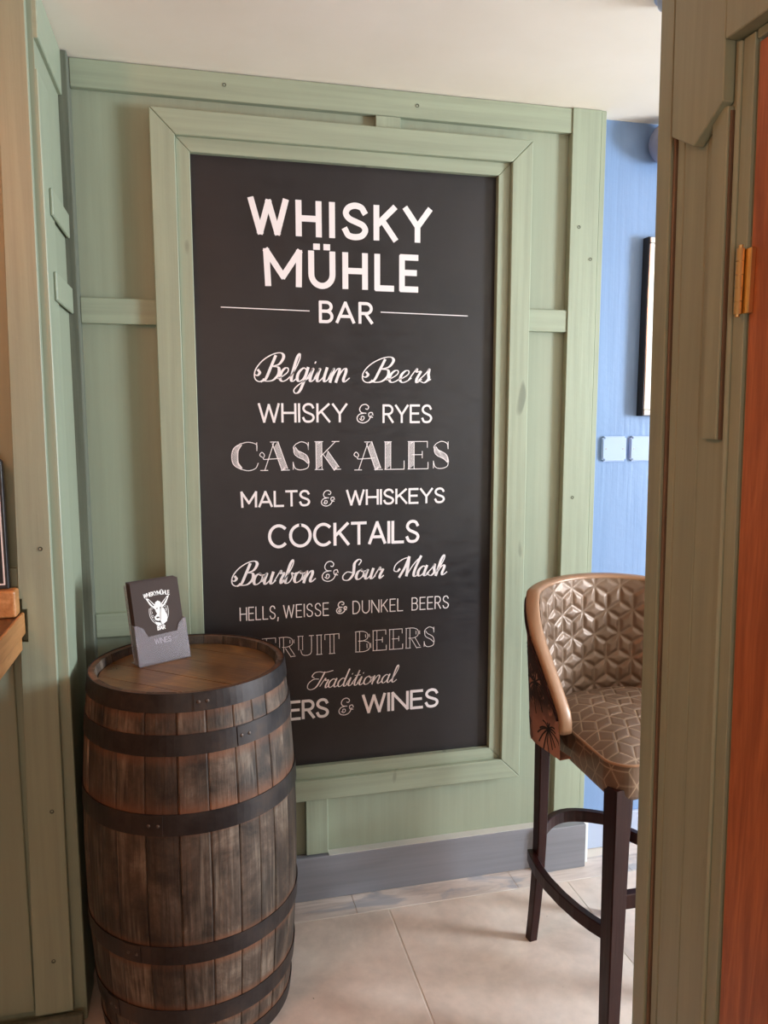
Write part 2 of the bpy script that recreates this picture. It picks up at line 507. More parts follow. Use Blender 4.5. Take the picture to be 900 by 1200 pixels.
# corner stile with the notch the shelf end sits in
poly = [(-0.316, 0.045), (-0.316, H - .001), (-0.384, H - .001), (-0.384, 1.050), (-0.378, 1.050), (-0.378, 1.026), (-0.368, 1.026), (-0.368, 0.952), (-0.384, 0.952), (-0.384, 0.045)]
bm = prism_bm(poly, lambda a, b, d: (a, d, b), 1.80, 1.8205, 0.0012); lean_left(bm)
from_bm('stile', bm, M['sage_v'], wl)
box('dado_board', WX0, -0.41, 1.812, 1.8205, 0.05, 1.118, M['sage_p'], wl, bev=.002)
box('dado_strip', -0.409, -0.3895, 1.809, 1.8205, 1.052, 1.118, M['sage_v'], wl, bev=.001)
box('rail', WX0, -0.392, 1.80, 1.8205, 2.25, H - .001, M['sage_h'], wl, bev=.0015)
box('baseboard_left', WX0, -0.300, 1.785, 1.800, 0, 0.042, M['sage_rough'], wl, bev=.003)
for x, z in ((-0.338, 1.16), (-0.345, 0.55), (-0.36, 0.18)): nail(x, z, 1.7995, wl)

# outer enclosure (never in frame): left, rear, right with its window opening
struct(box('wall_outer_left', WX0 - .05, WX0, WY0, 1.82, 0, H, M['plain_wall'], bev=0), 'warm plaster wall of the bar, out of view on the left')
struct(box('wall_rear', WX0, WX1, WY0 - .05, WY0, 0, H, M['plain_wall'], bev=0), 'warm plaster wall behind the viewer')
wr = box_bm(WX1, WX1 + .05, WY0, -0.60, 0, H, 0)
box_bm(WX1, WX1 + .05, 0.75, 2.26, 0, H, 0, bm=wr); box_bm(WX1, WX1 + .05, -0.60, 0.75, 0, 0.70, 0, bm=wr); box_bm(WX1, WX1 + .05, -0.60, 0.75, 2.15, H, 0, bm=wr)
struct(from_bm('wall_outer_right', wr, M['plain_wall']), 'plaster wall of the far room with the window opening')

# right partition with the pine door -------------------------------------
XR = 0.80
def lean(bm):
    for v in bm.verts: v.co.y += 0.022 * (v.co.z - 1.0)
def rb(name, y0, y1, z0, z1, x, m='sage_v', par=None, bev=.0015, label=None, xb=None):
    return box(name, x, xb or XR + .03, y0, y1, z0, z1, M[m], par if par is not None else wp, bev=bev, label=label, shear=lean)
bm = box_bm(XR + .012, XR + .10, 1.006, 1.235, 0.0, H - .002, 0)
box_bm(XR + .012, XR + .10, WY0 + .05, 1.006, 2.012, H - .002, 0, bm=bm); box_bm(XR + .012, XR + .10, WY0 + .05, 0.14, 0, 2.012, 0, bm=bm)
lean(bm)
wp = struct(from_bm('wall_right', bm, M['sage_p']), 'dim green boarded partition on the right holding the pine door')
DK = 'sage_v'
rb('end_board', 1.197, 1.236, 0, H - .002, XR - .004, xb=XR + .105)
rb('bare_or_lit_edge', 1.1905, 1.196, 0, H - .002, XR + .001, 'raw')
rb('bead', 1.166, 1.1895, 0.0, H - .002, XR + .004, bev=.004)
rb('board', 1.106, 1.165, 0, H - .002, XR + .003)
rb('board', 1.0420, 1.105, 0, H - .002, XR + .003)
rb('bead', 1.032, 1.0415, 0, 2.001, XR - .001, bev=.003)
rb('jamb', 1.0075, 1.0315, 0, 2.001, XR + .004, bev=.001)
# hanging board with its angled foot
poly = [(1.174, H - .002), (1.174, 1.908), (1.114, 1.874), (1.046, 1.918), (1.046, H - .002)]
bm = prism_bm(poly, lambda a, b, d: (d, a, b), XR - .018, XR + .002, .0015); lean(bm)
from_bm('hanging_board', bm, M['sage_v'], wp)
rb('batten', 1.046, 1.082, 1.412, 1.912, XR - .008)
rb('bare_or_lit_edge', 1.0425, 1.0455, 1.412, 1.905, XR - .004, 'raw', bev=.0005)  # bare-wood tone stands in for orange light on the batten edge
# head board over the door
rb('head_board', 0.05, 1.045, 2.004, H - .002, XR - .018)
rb('head_lining', 0.145, 1.006, 1.990, 2.0035, XR + .006)
# door
dr = thing('door_1', 'stained pine door hung on brass hinges at the right edge', 'door', (XR, 1.0, 0))
del dr['category']; dr['kind'] = 'structure'; dr['category'] = 'door'
def door_part(name, y0, y1, z0, z1, x0, x1, m, bev=.002):
    bm = box_bm(x0, x1, y0, y1, z0, z1, bev); lean(bm)
    bmesh.ops.translate(bm, verts=bm.verts, vec=(-XR, -1.0, 0)); return from_bm(name, bm, M[m], dr)
door_part('stile', 0.895, 1.003, 0.006, 1.986, XR + .008, XR + .05, 'pine')
door_part('stile', 0.150, 0.258, 0.006, 1.986, XR + .008, XR + .05, 'pine')
for z0, z1 in ((0.006, .22), (.92, 1.1), (1.876, 1.986)): door_part('rail', .259, .894, z0, z1, XR + .008, XR + .05, 'pine')
door_part('panel', .257, .896, .215, .925, XR + .022, XR + .036, 'pine', 0)
door_part('panel', .257, .896, 1.095, 1.88, XR + .022, XR + .036, 'pine', 0)
for zc in (1.648, 0.25):
    hb = bmesh.new()
    for k in range(5):
        z0 = zc - .048 + k * .0193
        tube_bm([(-.006, .0085, z0), (-.006, .0085, z0 + .0183)], .0058, 12, bm=hb)
    tube_bm([(-.006, .0085, zc - .052), (-.006, .0085, zc + .0525)], .0035, 10, bm=hb)
    box_bm(.0, .0075, -.008, .008, zc - .047, zc + .047, .0005, bm=hb)
    for v in hb.verts: v.co.y += .022 * (zc - 1.0)
    from_bm('hinge', hb, M['brass'], dr, label='worn brass butt hinge')

# ------------------------------------------------------------------ stroke lettering
def crom(p, k=8):
    p = [np.array(q, float) for q in p]
    if len(p) < 3: return p
    q = [2 * p[0] - p[1]] + p + [2 * p[-1] - p[-2]]; out = []
    for i in range(1, len(q) - 2):
        a, b, c, d = q[i - 1:i + 3]
        for t in np.linspace(0, 1, k, endpoint=False):
            out.append(.5 * ((2 * b) + (-a + c) * t + (2 * a - 5 * b + 4 * c - d) * t * t + (-a + 3 * b - 3 * c + d) * t ** 3))
    out.append(q[-2]); return out
S = lambda *p: ('s', list(p))
L = lambda *p: ('l', list(p))
def arc(cx, cy, rx, ry, a0, a1, n=14):
    return ('c', [(cx + rx * math.cos(R(a0 + (a1 - a0) * i / n)), cy + ry * math.sin(R(a0 + (a1 - a0) * i / n))) for i in range(n + 1)])
SSH = S((.93, .80), (.78, .95), (.48, 1.0), (.18, .92), (.06, .74), (.22, .58), (.55, .48), (.86, .38), (.97, .22), (.80, .05), (.48, 0), (.18, .05), (.03, .22))
SANS = {
 'A': (.80, [L((0, 0), (.5, 1)), L((.5, 1), (1, 0)), L((.2, .30), (.8, .30))]),
 'B': (.60, [L((0, 0), (0, 1)), ('c', [(0, 1), (.5, 1)] + arc(.5, .77, .42, .23, 90, -90)[1] + [(0, .54)]), ('c', [(0, .54), (.52, .54)] + arc(.52, .27, .46, .27, 90, -90)[1] + [(0, 0)])]),
 'C': (.85, [arc(.55, .5, .53, .5, 48, 312, 22)]),
 'D': (.72, [L((0, 0), (0, 1)), ('c', [(0, 1), (.35, 1)] + arc(.35, .5, .63, .5, 90, -90, 18)[1] + [(0, 0)])]),
 'E': (.56, [L((0, 0), (0, 1)), L((0, 1), (1, 1)), L((0, .52), (.9, .52)), L((0, 0), (1, 0))]),
 'F': (.54, [L((0, 0), (0, 1)), L((0, 1), (1, 1)), L((0, .52), (.85, .52))]),
 'H': (.72, [L((0, 0), (0, 1)), L((1, 0), (1, 1)), L((0, .5), (1, .5))]),
 'I': (.02, [L((.5, 0), (.5, 1))]),
 'K': (.68, [L((0, 0), (0, 1)), L((.95, 1), (.02, .42)), L((.3, .60), (1, 0))]),
 'L': (.54, [L((0, 1), (0, 0)), L((0, 0), (1, 0))]),
 'M': (.92, [L((.04, 0), (.0, 1)), L((0, 1), (.5, .25)), L((.5, .25), (1, 1)), L((1, 1), (.98, 0))]),
 'N': (.76, [L((0, 0), (0, 1)), L((0, 1), (1, 0)), L((1, 0), (1, 1))]),
 'O': (.98, [arc(.5, .5, .5, .5, 90, 450, 26)]),
 'R': (.60, [L((0, 0), (0, 1)), ('c', [(0, 1), (.5, 1)] + arc(.5, .74, .46, .26, 90, -90)[1] + [(0, .48)]), L((.45, .48), (1, 0))]),
 'S': (.62, [SSH]),
 'T': (.70, [L((.5, 0), (.5, 1)), L((0, 1), (1, 1))]),
 'U': (.74, [('c', [(0, 1), (0, .36)] + arc(.5, .36, .5, .36, 180, 360, 16)[1] + [(1, 1)])]),
 'W': (1.08, [L((0, 1), (.25, 0)), L((.25, 0), (.5, .95)), L((.5, .95), (.75, 0)), L((.75, 0), (1, 1))]),
 'Y': (.78, [L((0, 1), (.5, .45)), L((1, 1), (.5, .45)), L((.5, .45), (.5, 0))]),
 ',': (.12, [L((.6, .08), (.2, -.2))]),
}
SANS['Ü'] = (.74, SANS['U'][1] + [L((.20, 1.19), (.32, 1.19)), L((.68, 1.19), (.80, 1.19))])
AMP = (.86, [S((1.0, .42), (.94, .56), (.76, .52), (.78, .34), (.98, .30)), S((.90, .40), (.72, .12), (.42, 0), (.12, .08), (.04, .28), (.18, .46), (.44, .52)),
            S((.58, .52), (.30, .56), (.20, .74), (.32, .94), (.56, 1.0), (.74, .88), (.68, .74), (.56, .76)), S((.30, .22), (.30, .34), (.44, .34), (.46, .22), (.34, .14), (.20, .22))])
SANS['&'] = AMP
# serif display letters: 't' thick stem, 'n' hairline
def sf(x, y, w=.14): return ('n', [(x - w, y), (x + w, y)])
SERIF = {
 'A': (.95, [('n', [(.08, 0), (.46, 1)]), ('t', [(.50, .98), (.86, .02)]), ('n', [(.0, .46), (-.10, .54), (-.02, .64), (.08, .54), (.04, .40), (.30, .40), (.72, .42)], 's'), sf(.06, 0), sf(.88, 0, .16), sf(.44, 1, .12)]),
 'B': (.86, [('t', [(.16, 0), (.16, 1)]), ('n', [(.0, 1), (.5, 1), (.80, .88), (.80, .64), (.5, .53), (.2, .53)], 's'), ('t', [(.80, .84), (.82, .70)]), ('n', [(.2, .53), (.6, .52), (.92, .40), (.92, .12), (.6, 0), (0, 0)], 's'), ('t', [(.90, .38), (.91, .16)])]),
 'C': (.98, [('n', [(.92, .72), (.90, .92), (.60, 1.0), (.30, .94)], 's'), ('t', [(.34, .93), (.13, .70), (.12, .30), (.34, .07)], 's'), ('n', [(.30, .06), (.60, 0), (.86, .08), (.96, .26)], 's'), ('n', [(.92, .98), (.92, .70)])]),
 'E': (.82, [('t', [(.16, 0), (.16, 1)]), ('n', [(0, 1), (.92, 1)]), ('n', [(.2, .52), (.68, .52)]), ('n', [(0, 0), (.96, 0)]), ('n', [(.92, 1), (.92, .78)]), ('n', [(.96, 0), (.96, .24)]), ('n', [(.68, .64), (.68, .40)])]),
 'F': (.78, [('t', [(.16, 0), (.16, 1)]), ('n', [(0, 1), (.94, 1)]), ('n', [(.2, .52), (.68, .52)]), sf(.16, 0, .18), ('n', [(.94, 1), (.94, .76)]), ('n', [(.68, .64), (.68, .40)])]),
 'I': (.34, [('t', [(.5, 0), (.5, 1)]), sf(.5, 1, .46), sf(.5, 0, .46)]),
 'K': (.96, [('t', [(.16, 0), (.16, 1)]), sf(.16, 0, .16), sf(.16, 1, .16), ('n', [(.82, 1), (.22, .46)]), sf(.82, 1, .14), ('t', [(.42, .60), (.86, .02)]), sf(.88, 0, .14)]),
 'L': (.78, [('t', [(.16, 0), (.16, 1)]), sf(.16, 1, .17), ('n', [(0, 0), (.96, 0)]), ('n', [(.96, 0), (.96, .30)])]),
 'R': (.90, [('t', [(.16, 0), (.16, 1)]), sf(.16, 0, .16), ('n', [(.0, 1), (.5, 1), (.80, .88), (.80, .62), (.5, .50), (.2, .50)], 's'), ('t', [(.80, .84), (.80, .68)]), ('t', [(.50, .48), (.84, .02)]), sf(.88, 0, .12)]),
 'S': (.76, [('n', [(.84, .74), (.78, .92), (.5, 1.0), (.22, .92)], 's'), ('t', [(.16, .80), (.28, .60), (.66, .44), (.84, .24)], 's'), ('n', [(.20, .90), (.10, .80), (.14, .68)], 's'), ('n', [(.86, .30), (.80, .08), (.46, 0), (.18, .06), (.08, .26)], 's'), ('n', [(.84, .98), (.84, .72)]), ('n', [(.08, .02), (.08, .28)])]),
 'T': (.84, [('t', [(.5, 0), (.5, 1)]), ('n', [(.02, 1), (.98, 1)]), ('n', [(.02, 1), (.02, .74)]), ('n', [(.98, 1), (.98, .74)]), sf(.5, 0, .2)]),
 'U': (.90, [('t', [(.18, 1), (.18, .30)]), ('n', [(.18, .30), (.28, .06), (.54, 0), (.80, .08), (.86, .34), (.86, 1)], 's'), sf(.18, 1, .17), sf(.86, 1, .14)]),
}
# script letters, x-height .5, drawn upright and sheared
bowl = S((.31, .42), (.18, .50), (.05, .36), (.03, .14), (.13, .0), (.26, .12), (.32, .46))
SCR = {
 'a': (.46, [bowl, S((.33, .50), (.31, .14), (.38, .0), (.52, .14))]),
 'b': (.42, [S((-.02, .10), (.10, .30), (.22, .80), (.18, 1.02), (.10, .82), (.08, .20), (.13, .0), (.27, .04), (.34, .26), (.26, .44), (.36, .40), (.46, .44))]),
 'd': (.46, [bowl, S((.36, 1.0), (.32, .50), (.31, .14), (.38, 0), (.52, .14))]),
 'e': (.37, [S((-.03, .10), (.12, .18), (.27, .34), (.25, .48), (.14, .48), (.05, .32), (.06, .10), (.17, 0), (.30, .05), (.42, .18))]),
 'g': (.42, [bowl, S((.33, .50), (.31, .0), (.25, -.36), (.12, -.44), (.03, -.32), (.14, -.14), (.46, .14))]),
 'h': (.48, [S((-.02, .10), (.12, .34), (.22, .82), (.18, 1.02), (.10, .80), (.08, 0)), S((.08, .06), (.20, .42), (.30, .50), (.35, .38), (.33, .10), (.40, 0), (.54, .14))]),
 'i': (.26, [S((-.02, .12), (.10, .50), (.09, .12), (.16, 0), (.30, .14)), L((.12, .68), (.135, .73))]),
 'l': (.27, [S((-.02, .10), (.12, .34), (.21, .80), (.17, 1.02), (.10, .84), (.09, .16), (.17, 0), (.31, .14))]),
 'm': (.72, [S((-.02, .12), (.08, .50), (.08, 0)), S((.08, .06), (.19, .42), (.28, .50), (.32, .38), (.30, 0)), S((.30, .06), (.42, .42), (.52, .50), (.57, .36), (.55, .10), (.62, 0), (.76, .14))]),
 'n': (.50, [S((-.02, .12), (.08, .50), (.08, 0)), S((.08, .06), (.20, .42), (.30, .50), (.35, .36), (.33, .10), (.40, 0), (.54, .14))]),
 'o': (.40, [S((.20, .50), (.06, .38), (.04, .14), (.15, 0), (.31, .10), (.34, .34), (.22, .50), (.28, .40), (.46, .44))]),
 'r': (.36, [S((-.02, .12), (.08, .44), (.13, .58), (.17, .44), (.30, .46), (.25, .16), (.30, 0), (.42, .14))]),
 's': (.34, [S((-.03, .10), (.14, .38), (.20, .58), (.24, .36), (.30, .16), (.20, 0), (.05, .05)), S((.22, .01), (.38, .14))]),
 't': (.28, [S((-.02, .12), (.12, .56), (.17, .90), (.12, .30), (.13, .08), (.20, 0), (.33, .14)), L((.02, .60), (.28, .61))]),
 'u': (.52, [S((-.02, .12), (.09, .50), (.08, .14), (.16, 0), (.30, .18), (.35, .50)), S((.35, .50), (.34, .14), (.41, 0), (.55, .14))]),
 'B': (.78, [S((.46, .92), (.40, .50), (.33, .08), (.20, -.02)), S((.34, .10), (.14, -.02), (-.06, .10), (-.12, .40), (.04, .74), (.34, .98), (.62, 1.04), (.76, .90), (.68, .64), (.44, .54)), S((.44, .54), (.68, .50), (.74, .26), (.60, .04), (.36, .0), (.24, .08)), S((-.02, .40), (.06, .30), (.00, .20), (-.10, .24))]),
 'M': (.96, [S((.10, .40), (.02, .28), (-.14, .36), (-.12, .66), (.12, .90), (.36, .98)), S((.36, .98), (.32, .50), (.20, .0)), S((.36, .98), (.44, .50), (.50, .06)), S((.50, .06), (.66, .60), (.88, 1.0)), S((.88, 1.0), (.80, .40), (.82, .06), (.92, 0), (1.02, .14))]),
 'S': (.50, [S((.50, .74), (.56, .94), (.42, 1.02), (.28, .84), (.32, .56), (.36, .26), (.22, .0), (-.02, .02), (-.10, .22), (.04, .40), (.30, .36))]),
 'T': (.50, [S((.06, .66), (-.06, .74), (.02, .94), (.24, .98), (.54, .92), (.88, 1.0)), S((.50, .94), (.42, .50), (.30, .08), (.08, -.04), (-.10, .08), (-.12, .34), (.06, .56), (.30, .56))]),
}
SCR['&'] = AMP


class Ink:
    """collects ribbons in sign-plane coordinates (x, z)."""
    def __init__(s): s.v = []; s.f = []; s.k = 0
    def ribbon(s, pts, wfn, cap=True):
        pts = [np.array(p, float) for p in pts]
        q = [pts[0]]
        for p in pts[1:]:
            if np.linalg.norm(p - q[-1]) > 1e-5: q.append(p)
        pts = q
        if len(pts) < 2: return
        s.k = (s.k + 1) % 12; d = s.k * 1e-5; base = len(s.v); n = len(pts)
        for i, p in enumerate(pts):
            t = pts[min(i + 1, n - 1)] - pts[max(i - 1, 0)]; t = t / (np.linalg.norm(t) + 1e-9)
            nn = np.array([-t[1], t[0]]); wd = wfn(t) / 2
            e = 0
            if cap and i == 0: e = -wd * .7
            if cap and i == n - 1: e = wd * .7
            a = p + nn * wd + t * e; b = p - nn * wd + t * e
            s.v += [(a[0], a[1], d), (b[0], b[1], d)]
        for i in range(n - 1):
            k = base + 2 * i; s.f.append((k, k + 1, k + 3, k + 2))


def word(ink, text, x0, x1, z0, z1, style='sans', wt=.012, contrast=0.0, boxes=None, hatch=False, hair=.0022, thick=.014, gap=None, slant=0.0):
    G = {'sans': SANS, 'serif': SERIF, 'script': SCR}[style]
    ch = z1 - z0
    gap = (.20 if style != 'script' else 0.0) if gap is None else gap
    pos = 0.0; items = []
    for i, c in enumerate(text):
        if c == ' ': pos += .4; continue
        wd, st = G[c]
        bx = (wd if style != 'script' else 1.0)
        items.append((pos, bx, st, boxes[i] if boxes else None)); pos += wd + gap
    total = pos - gap
    pre = []; xs = []
    for p, bx, st, bb in items:
        for k in st:
            kind, pts = k[0], k[1]
            if kind == 's' or (len(k) > 2 and k[2] == 's'): pts = crom(pts, 7)
            arr = np.array([(float(a), float(b)) for a, b in pts])
            if bb is not None: arr[:, 0] = bb[0] + arr[:, 0] * (bb[1] - bb[0])
            else:
                arr[:, 0] = p + arr[:, 0] * bx
                if slant: arr[:, 0] += arr[:, 1] * slant
            pre.append((kind, arr)); xs += list(arr[:, 0])
    m = wt if style != 'serif' else hair
    if boxes is None:
        a, b = min(xs), max(xs); k = (x1 - x0 - m) / (b - a)
        for _, arr in pre: arr[:, 0] = x0 + m / 2 + (arr[:, 0] - a) * k
    for kind, arr in pre:
        arr[:, 1] = z0 + m / 2 + arr[:, 1] * (ch - m)
        if style == 'serif':
            if kind == 't':
                pts = [np.array(p) for p in arr]; n = len(pts); lft = []; rgt = []
                for i, p in enumerate(pts):
                    t = pts[min(i + 1, n - 1)] - pts[max(i - 1, 0)]; t = t / np.linalg.norm(t); nn = np.array([-t[1], t[0]])
                    e = math.sin(math.pi * i / (n - 1)) if n > 2 else 1.0
                    tw = thick * (.25 + .75 * e) if n > 2 else thick
                    lft.append(p + nn * tw / 2); rgt.append(p - nn * tw / 2)
                ink.ribbon(lft, lambda t: hair); ink.ribbon(rgt, lambda t: hair)
                if hatch:
                    ln = sum(np.linalg.norm(pts[i + 1] - pts[i]) for i in range(n - 1)); m_ = max(4, int(ln / .0031))
                    for j in range(m_):
                        u = (j + .2) / m_ * (n - 1); u2 = min(n - 1, u + .75 * thick / ln * (n - 1))
                        def at(Q, u): i = min(int(u), n - 2); return Q[i] + (Q[i + 1] - Q[i]) * (u - i)
                        ink.ribbon([at(lft, u), at(rgt, u2)], lambda t: hair * .62, False)
            else: ink.ribbon(arr, lambda t: hair)
        else:
            if contrast: fn = lambda t: wt * (1 - contrast + contrast * 1.35 * max(0.0, abs(t[1]) ** 1.5 if t[1] < 0 else abs(t[1]) * .15))
            else: fn = lambda t: wt
            if kind == 's' or kind == 'c': ink.ribbon(arr, fn)
            else: ink.ribbon(arr, fn)


# ------------------------------------------------------------------ the menu board
MB = (0.43, 2.17, 0.32)
mb = thing('menu_board', 'tall black hand-lettered bar menu board in a mitred sage green frame', 'sign', MB)
def mloc(x, y, z): return (x - MB[0], y - MB[1], z - MB[2])
def mbox(name, x0, x1, y0, y1, z0, z1, m, bev=.001, label=None):
    a = mloc(x0, y0, z0); b = mloc(x1, y1, z1)
    return box(name, a[0], b[0], a[1], b[1], a[2], b[2], M[m], mb, bev=bev, label=label)
mbox('board', -0.022, 0.885, 2.1675, 2.1745, 0.41, 2.155, 'board', 0, 'matt black painted board')
def frame(name, X0, X1, Z0, Z1, wd, y0, y1, bev):
    fn = lambda a, b, d: mloc(a, d, b); g = .0005
    x0, x1, z0, z1 = X0 + wd, X1 - wd, Z0 + wd, Z1 - wd
    for poly, m in (([(X0, Z1), (X1, Z1), (x1, z1), (x0, z1)], 'sage_h'), ([(X0, Z0), (X1, Z0), (x1, z0), (x0, z0)], 'sage_h'),
                    ([(X0, Z0), (X0, Z1), (x0, z1), (x0, z0)], 'sage_v'), ([(X1, Z0), (X1, Z1), (x1, z1), (x1, z0)], 'sage_v')):
        cx = sum(p[0] for p in poly) / 4; cz = sum(p[1] for p in poly) / 4
        poly = [(p[0] + (g if p[0] < cx else -g) * (m == 'sage_h'), p[1] + (g if p[1] < cz else -g) * (m == 'sage_v')) for p in poly]
        from_bm(name, prism_bm(poly, fn, y0, y1, bev), M[m], mb)
frame('frame_board', -0.090, 0.957, 0.325, 2.224, 0.062, 2.132, 2.1545, .002)
frame('inner_frame_board', -0.0285, 0.8955, 0.3865, 2.1625, 0.0365, 2.147, 2.1672, .0015)

YS = 2.1675
def lettering(text_label, build, m='chalk'):
    ink = Ink(); build(ink)
    v = [mloc(x, YS - .0004 - d, z) for x, z, d in ink.v]
    return from_vf('lettering', v, ink.f, M[m], mb, label=text_label)
W1 = .0165
def t1(i):
    bx = [(0.163, 0.255), (0.290, 0.345), (0.380, 0.384), (0.417, 0.477), (0.507, 0.560), (0.592, 0.660)]
    word(i, 'WHISKY', 0, 0, 1.932, 2.032, wt=W1, boxes=bx)
lettering('large white painted heading WHISKY', t1)
def t2(i):
    bx = [(0.201, 0.290), (0.323, 0.382), (0.418, 0.474), (0.509, 0.552), (0.581, 0.623)]
    word(i, 'MÜHLE', 0, 0, 1.797, 1.901, wt=W1, boxes=bx)
lettering('large white painted heading MÜHLE', t2)
lettering('white painted word BAR between two rules', lambda i: word(i, 'BAR', 0, 0, 1.705, 1.766, wt=.0085, boxes=[(.347, .380), (.394, .441), (.459, .493)]))
for a, b in ((.077, .317), (.519, .779)):
    s = from_vf('rule_line', [mloc(a, YS - .0005, 1.7385), mloc(b, YS - .0005, 1.7355), mloc(b, YS - .0005, 1.7380), mloc(a, YS - .0005, 1.7410)], [(0, 1, 2, 3)], M['chalk'], mb)
def words(kind, items, **kw):
    for it in items:
        t, x0, x1, z0, z1 = it[:5]; k = dict(kw); k.update(it[5] if len(it) > 5 else {})
        if t == '&': k = dict(wt=k.get('amp', .0026))
        k.pop('amp', None)
        shown = 'ERS, its start hidden by the barrel' if t == 'CIDERS' else t
        lettering('%s %s' % (kind, 'ampersand' if t == '&' else 'word ' + shown), lambda i: word(i, t, x0, x1, z0, z1, **k))
SC1 = dict(style='script', wt=.0068, contrast=.62, slant=.28)
words('white script', [('Belgium', .159, .431, 1.541, 1.622), ('Beers', .462, .671, 1.541, 1.616)], **SC1)
words('white capitals', [('WHISKY', .170, .422, 1.430, 1.485), ('&', .448, .497, 1.428, 1.483), ('RYES', .524, .673, 1.428, 1.482)], wt=.0062)
words('chalk-hatched serif', [('CASK', .103, .402, 1.297, 1.378), ('ALES', .439, .725, 1.294, 1.376)], style='serif', hatch=True, thick=.0165, hair=.0021, gap=.12)
words('white capitals', [('MALTS', .117, .312, 1.194, 1.241), ('&', .343, .383, 1.192, 1.239), ('WHISKEYS', .416, .714, 1.192, 1.239)], wt=.0062, amp=.0024)
words('white capitals', [('COCKTAILS', .191, .636, 1.076, 1.145)], wt=.0086)
words('white script', [('Bourbon', .084, .328, .971, 1.043), ('&', .343, .392, .972, 1.033), ('Sour', .401, .530, .971, 1.036), ('Mash', .555, .726, .972, 1.038)], **SC1)
words('thin white capitals', [('HELLS,', .107, .217, .871, .911), ('WEISSE', .230, .363, .871, .911), ('&', .384, .417, .874, .912), ('DUNKEL', .433, .587, .871, .911), ('BEERS', .613, .730, .871, .911)], wt=.0030, gap=.26, amp=.0030)
words('outlined serif', [('FRUIT', .167, .393, .756, .816), ('BEERS', .440, .685, .755, .818)], style='serif', thick=.0115, hair=.0018, gap=.14)
words('thin white script', [('Traditional', .295, .576, .652, .707)], style='script', wt=.0040, contrast=.5, slant=.28)
words('white capitals', [('CIDERS', .128, .360, .563, .623), ('&', .389, .435, .564, .618), ('WINES', .460, .700, .563, .624)], wt=.0084, amp=.0024)

# ------------------------------------------------------------------ whisky barrel
BH, BR, BB = 0.862, 0.227, 0.253
BC = (-0.032, 1.862, 0)
br = thing('whisky_barrel', 'weathered oak whisky barrel with six dark iron hoops, standing in the nook', 'barrel', BC)
def prof(z):
    t = (z - BH / 2) / (BH / 2); return BR + (BB - BR) * (1 - abs(t) ** 2.1)
NS = 26
hoops = [(0.824, 0.864), (0.731, 0.776), (0.557, 0.604), (0.256, 0.299), (0.094, 0.139), (0.0, 0.040)]
def rust_at(z):
    r = 0
    for a, b in hoops:
        if z > b: r = max(r, 1 - (z - b) / (.034 if .5 < b < .7 else .004))
        elif z < a: r = max(r, 1 - (a - z) / (.020 if .2 < a < .3 or .7 < a < .8 else .004))
        else: r = 1
    return max(0.0, r) ** 1.2
zs = sorted(set([round(i * BH / 44, 4) for i in range(45)]))
rng = random.Random(11)
edges = [0.0]
for i in range(NS): edges.append(edges[-1] + rng.uniform(.8, 1.25))
edges = [e / edges[-1] * 2 * math.pi + 0.12 for e in edges]
TH = .020
for k in range(NS):
    a0, a1 = edges[k], edges[k + 1]; pr_ = rng.uniform(-.0008, .0010); g = .0013
    v = []; f = []; at = []
    for z in zs:
        r = prof(z) + pr_
        ga = g / r
        row = []
        for j, (t, dr_) in enumerate(((0, -.0014), (.05, 0), (.35, .0003), (.65, .0003), (.95, 0), (1, -.0014))):
            a = a0 + ga / 2 + (a1 - a0 - ga) * t; rr = r + dr_
            row.append((rr * math.cos(a), rr * math.sin(a), z))
        ri = r - TH - (0 if z > .045 and z < BH - .045 else 0)
        if z > BH - .004: ri += .006
        for t in (1, 0):
            a = a0 + ga / 2 + (a1 - a0 - ga) * t; row.append((ri * math.cos(a), ri * math.sin(a), z))
        v += row; at += [rust_at(z)] * 6 + [0.0] * 2
    n = len(zs)
    for i in range(n - 1):
        for j in range(8): f.append((i * 8 + j, i * 8 + (j + 1) % 8, (i + 1) * 8 + (j + 1) % 8, (i + 1) * 8 + j))
    f.append(tuple(range(7, -1, -1))); f.append(tuple((n - 1) * 8 + j for j in range(8)))
    o = from_vf('stave', v, f, M['stave'], br)
    al = o.data.attributes.new('rust', 'FLOAT', 'POINT'); al.data.foreach_set('value', at)
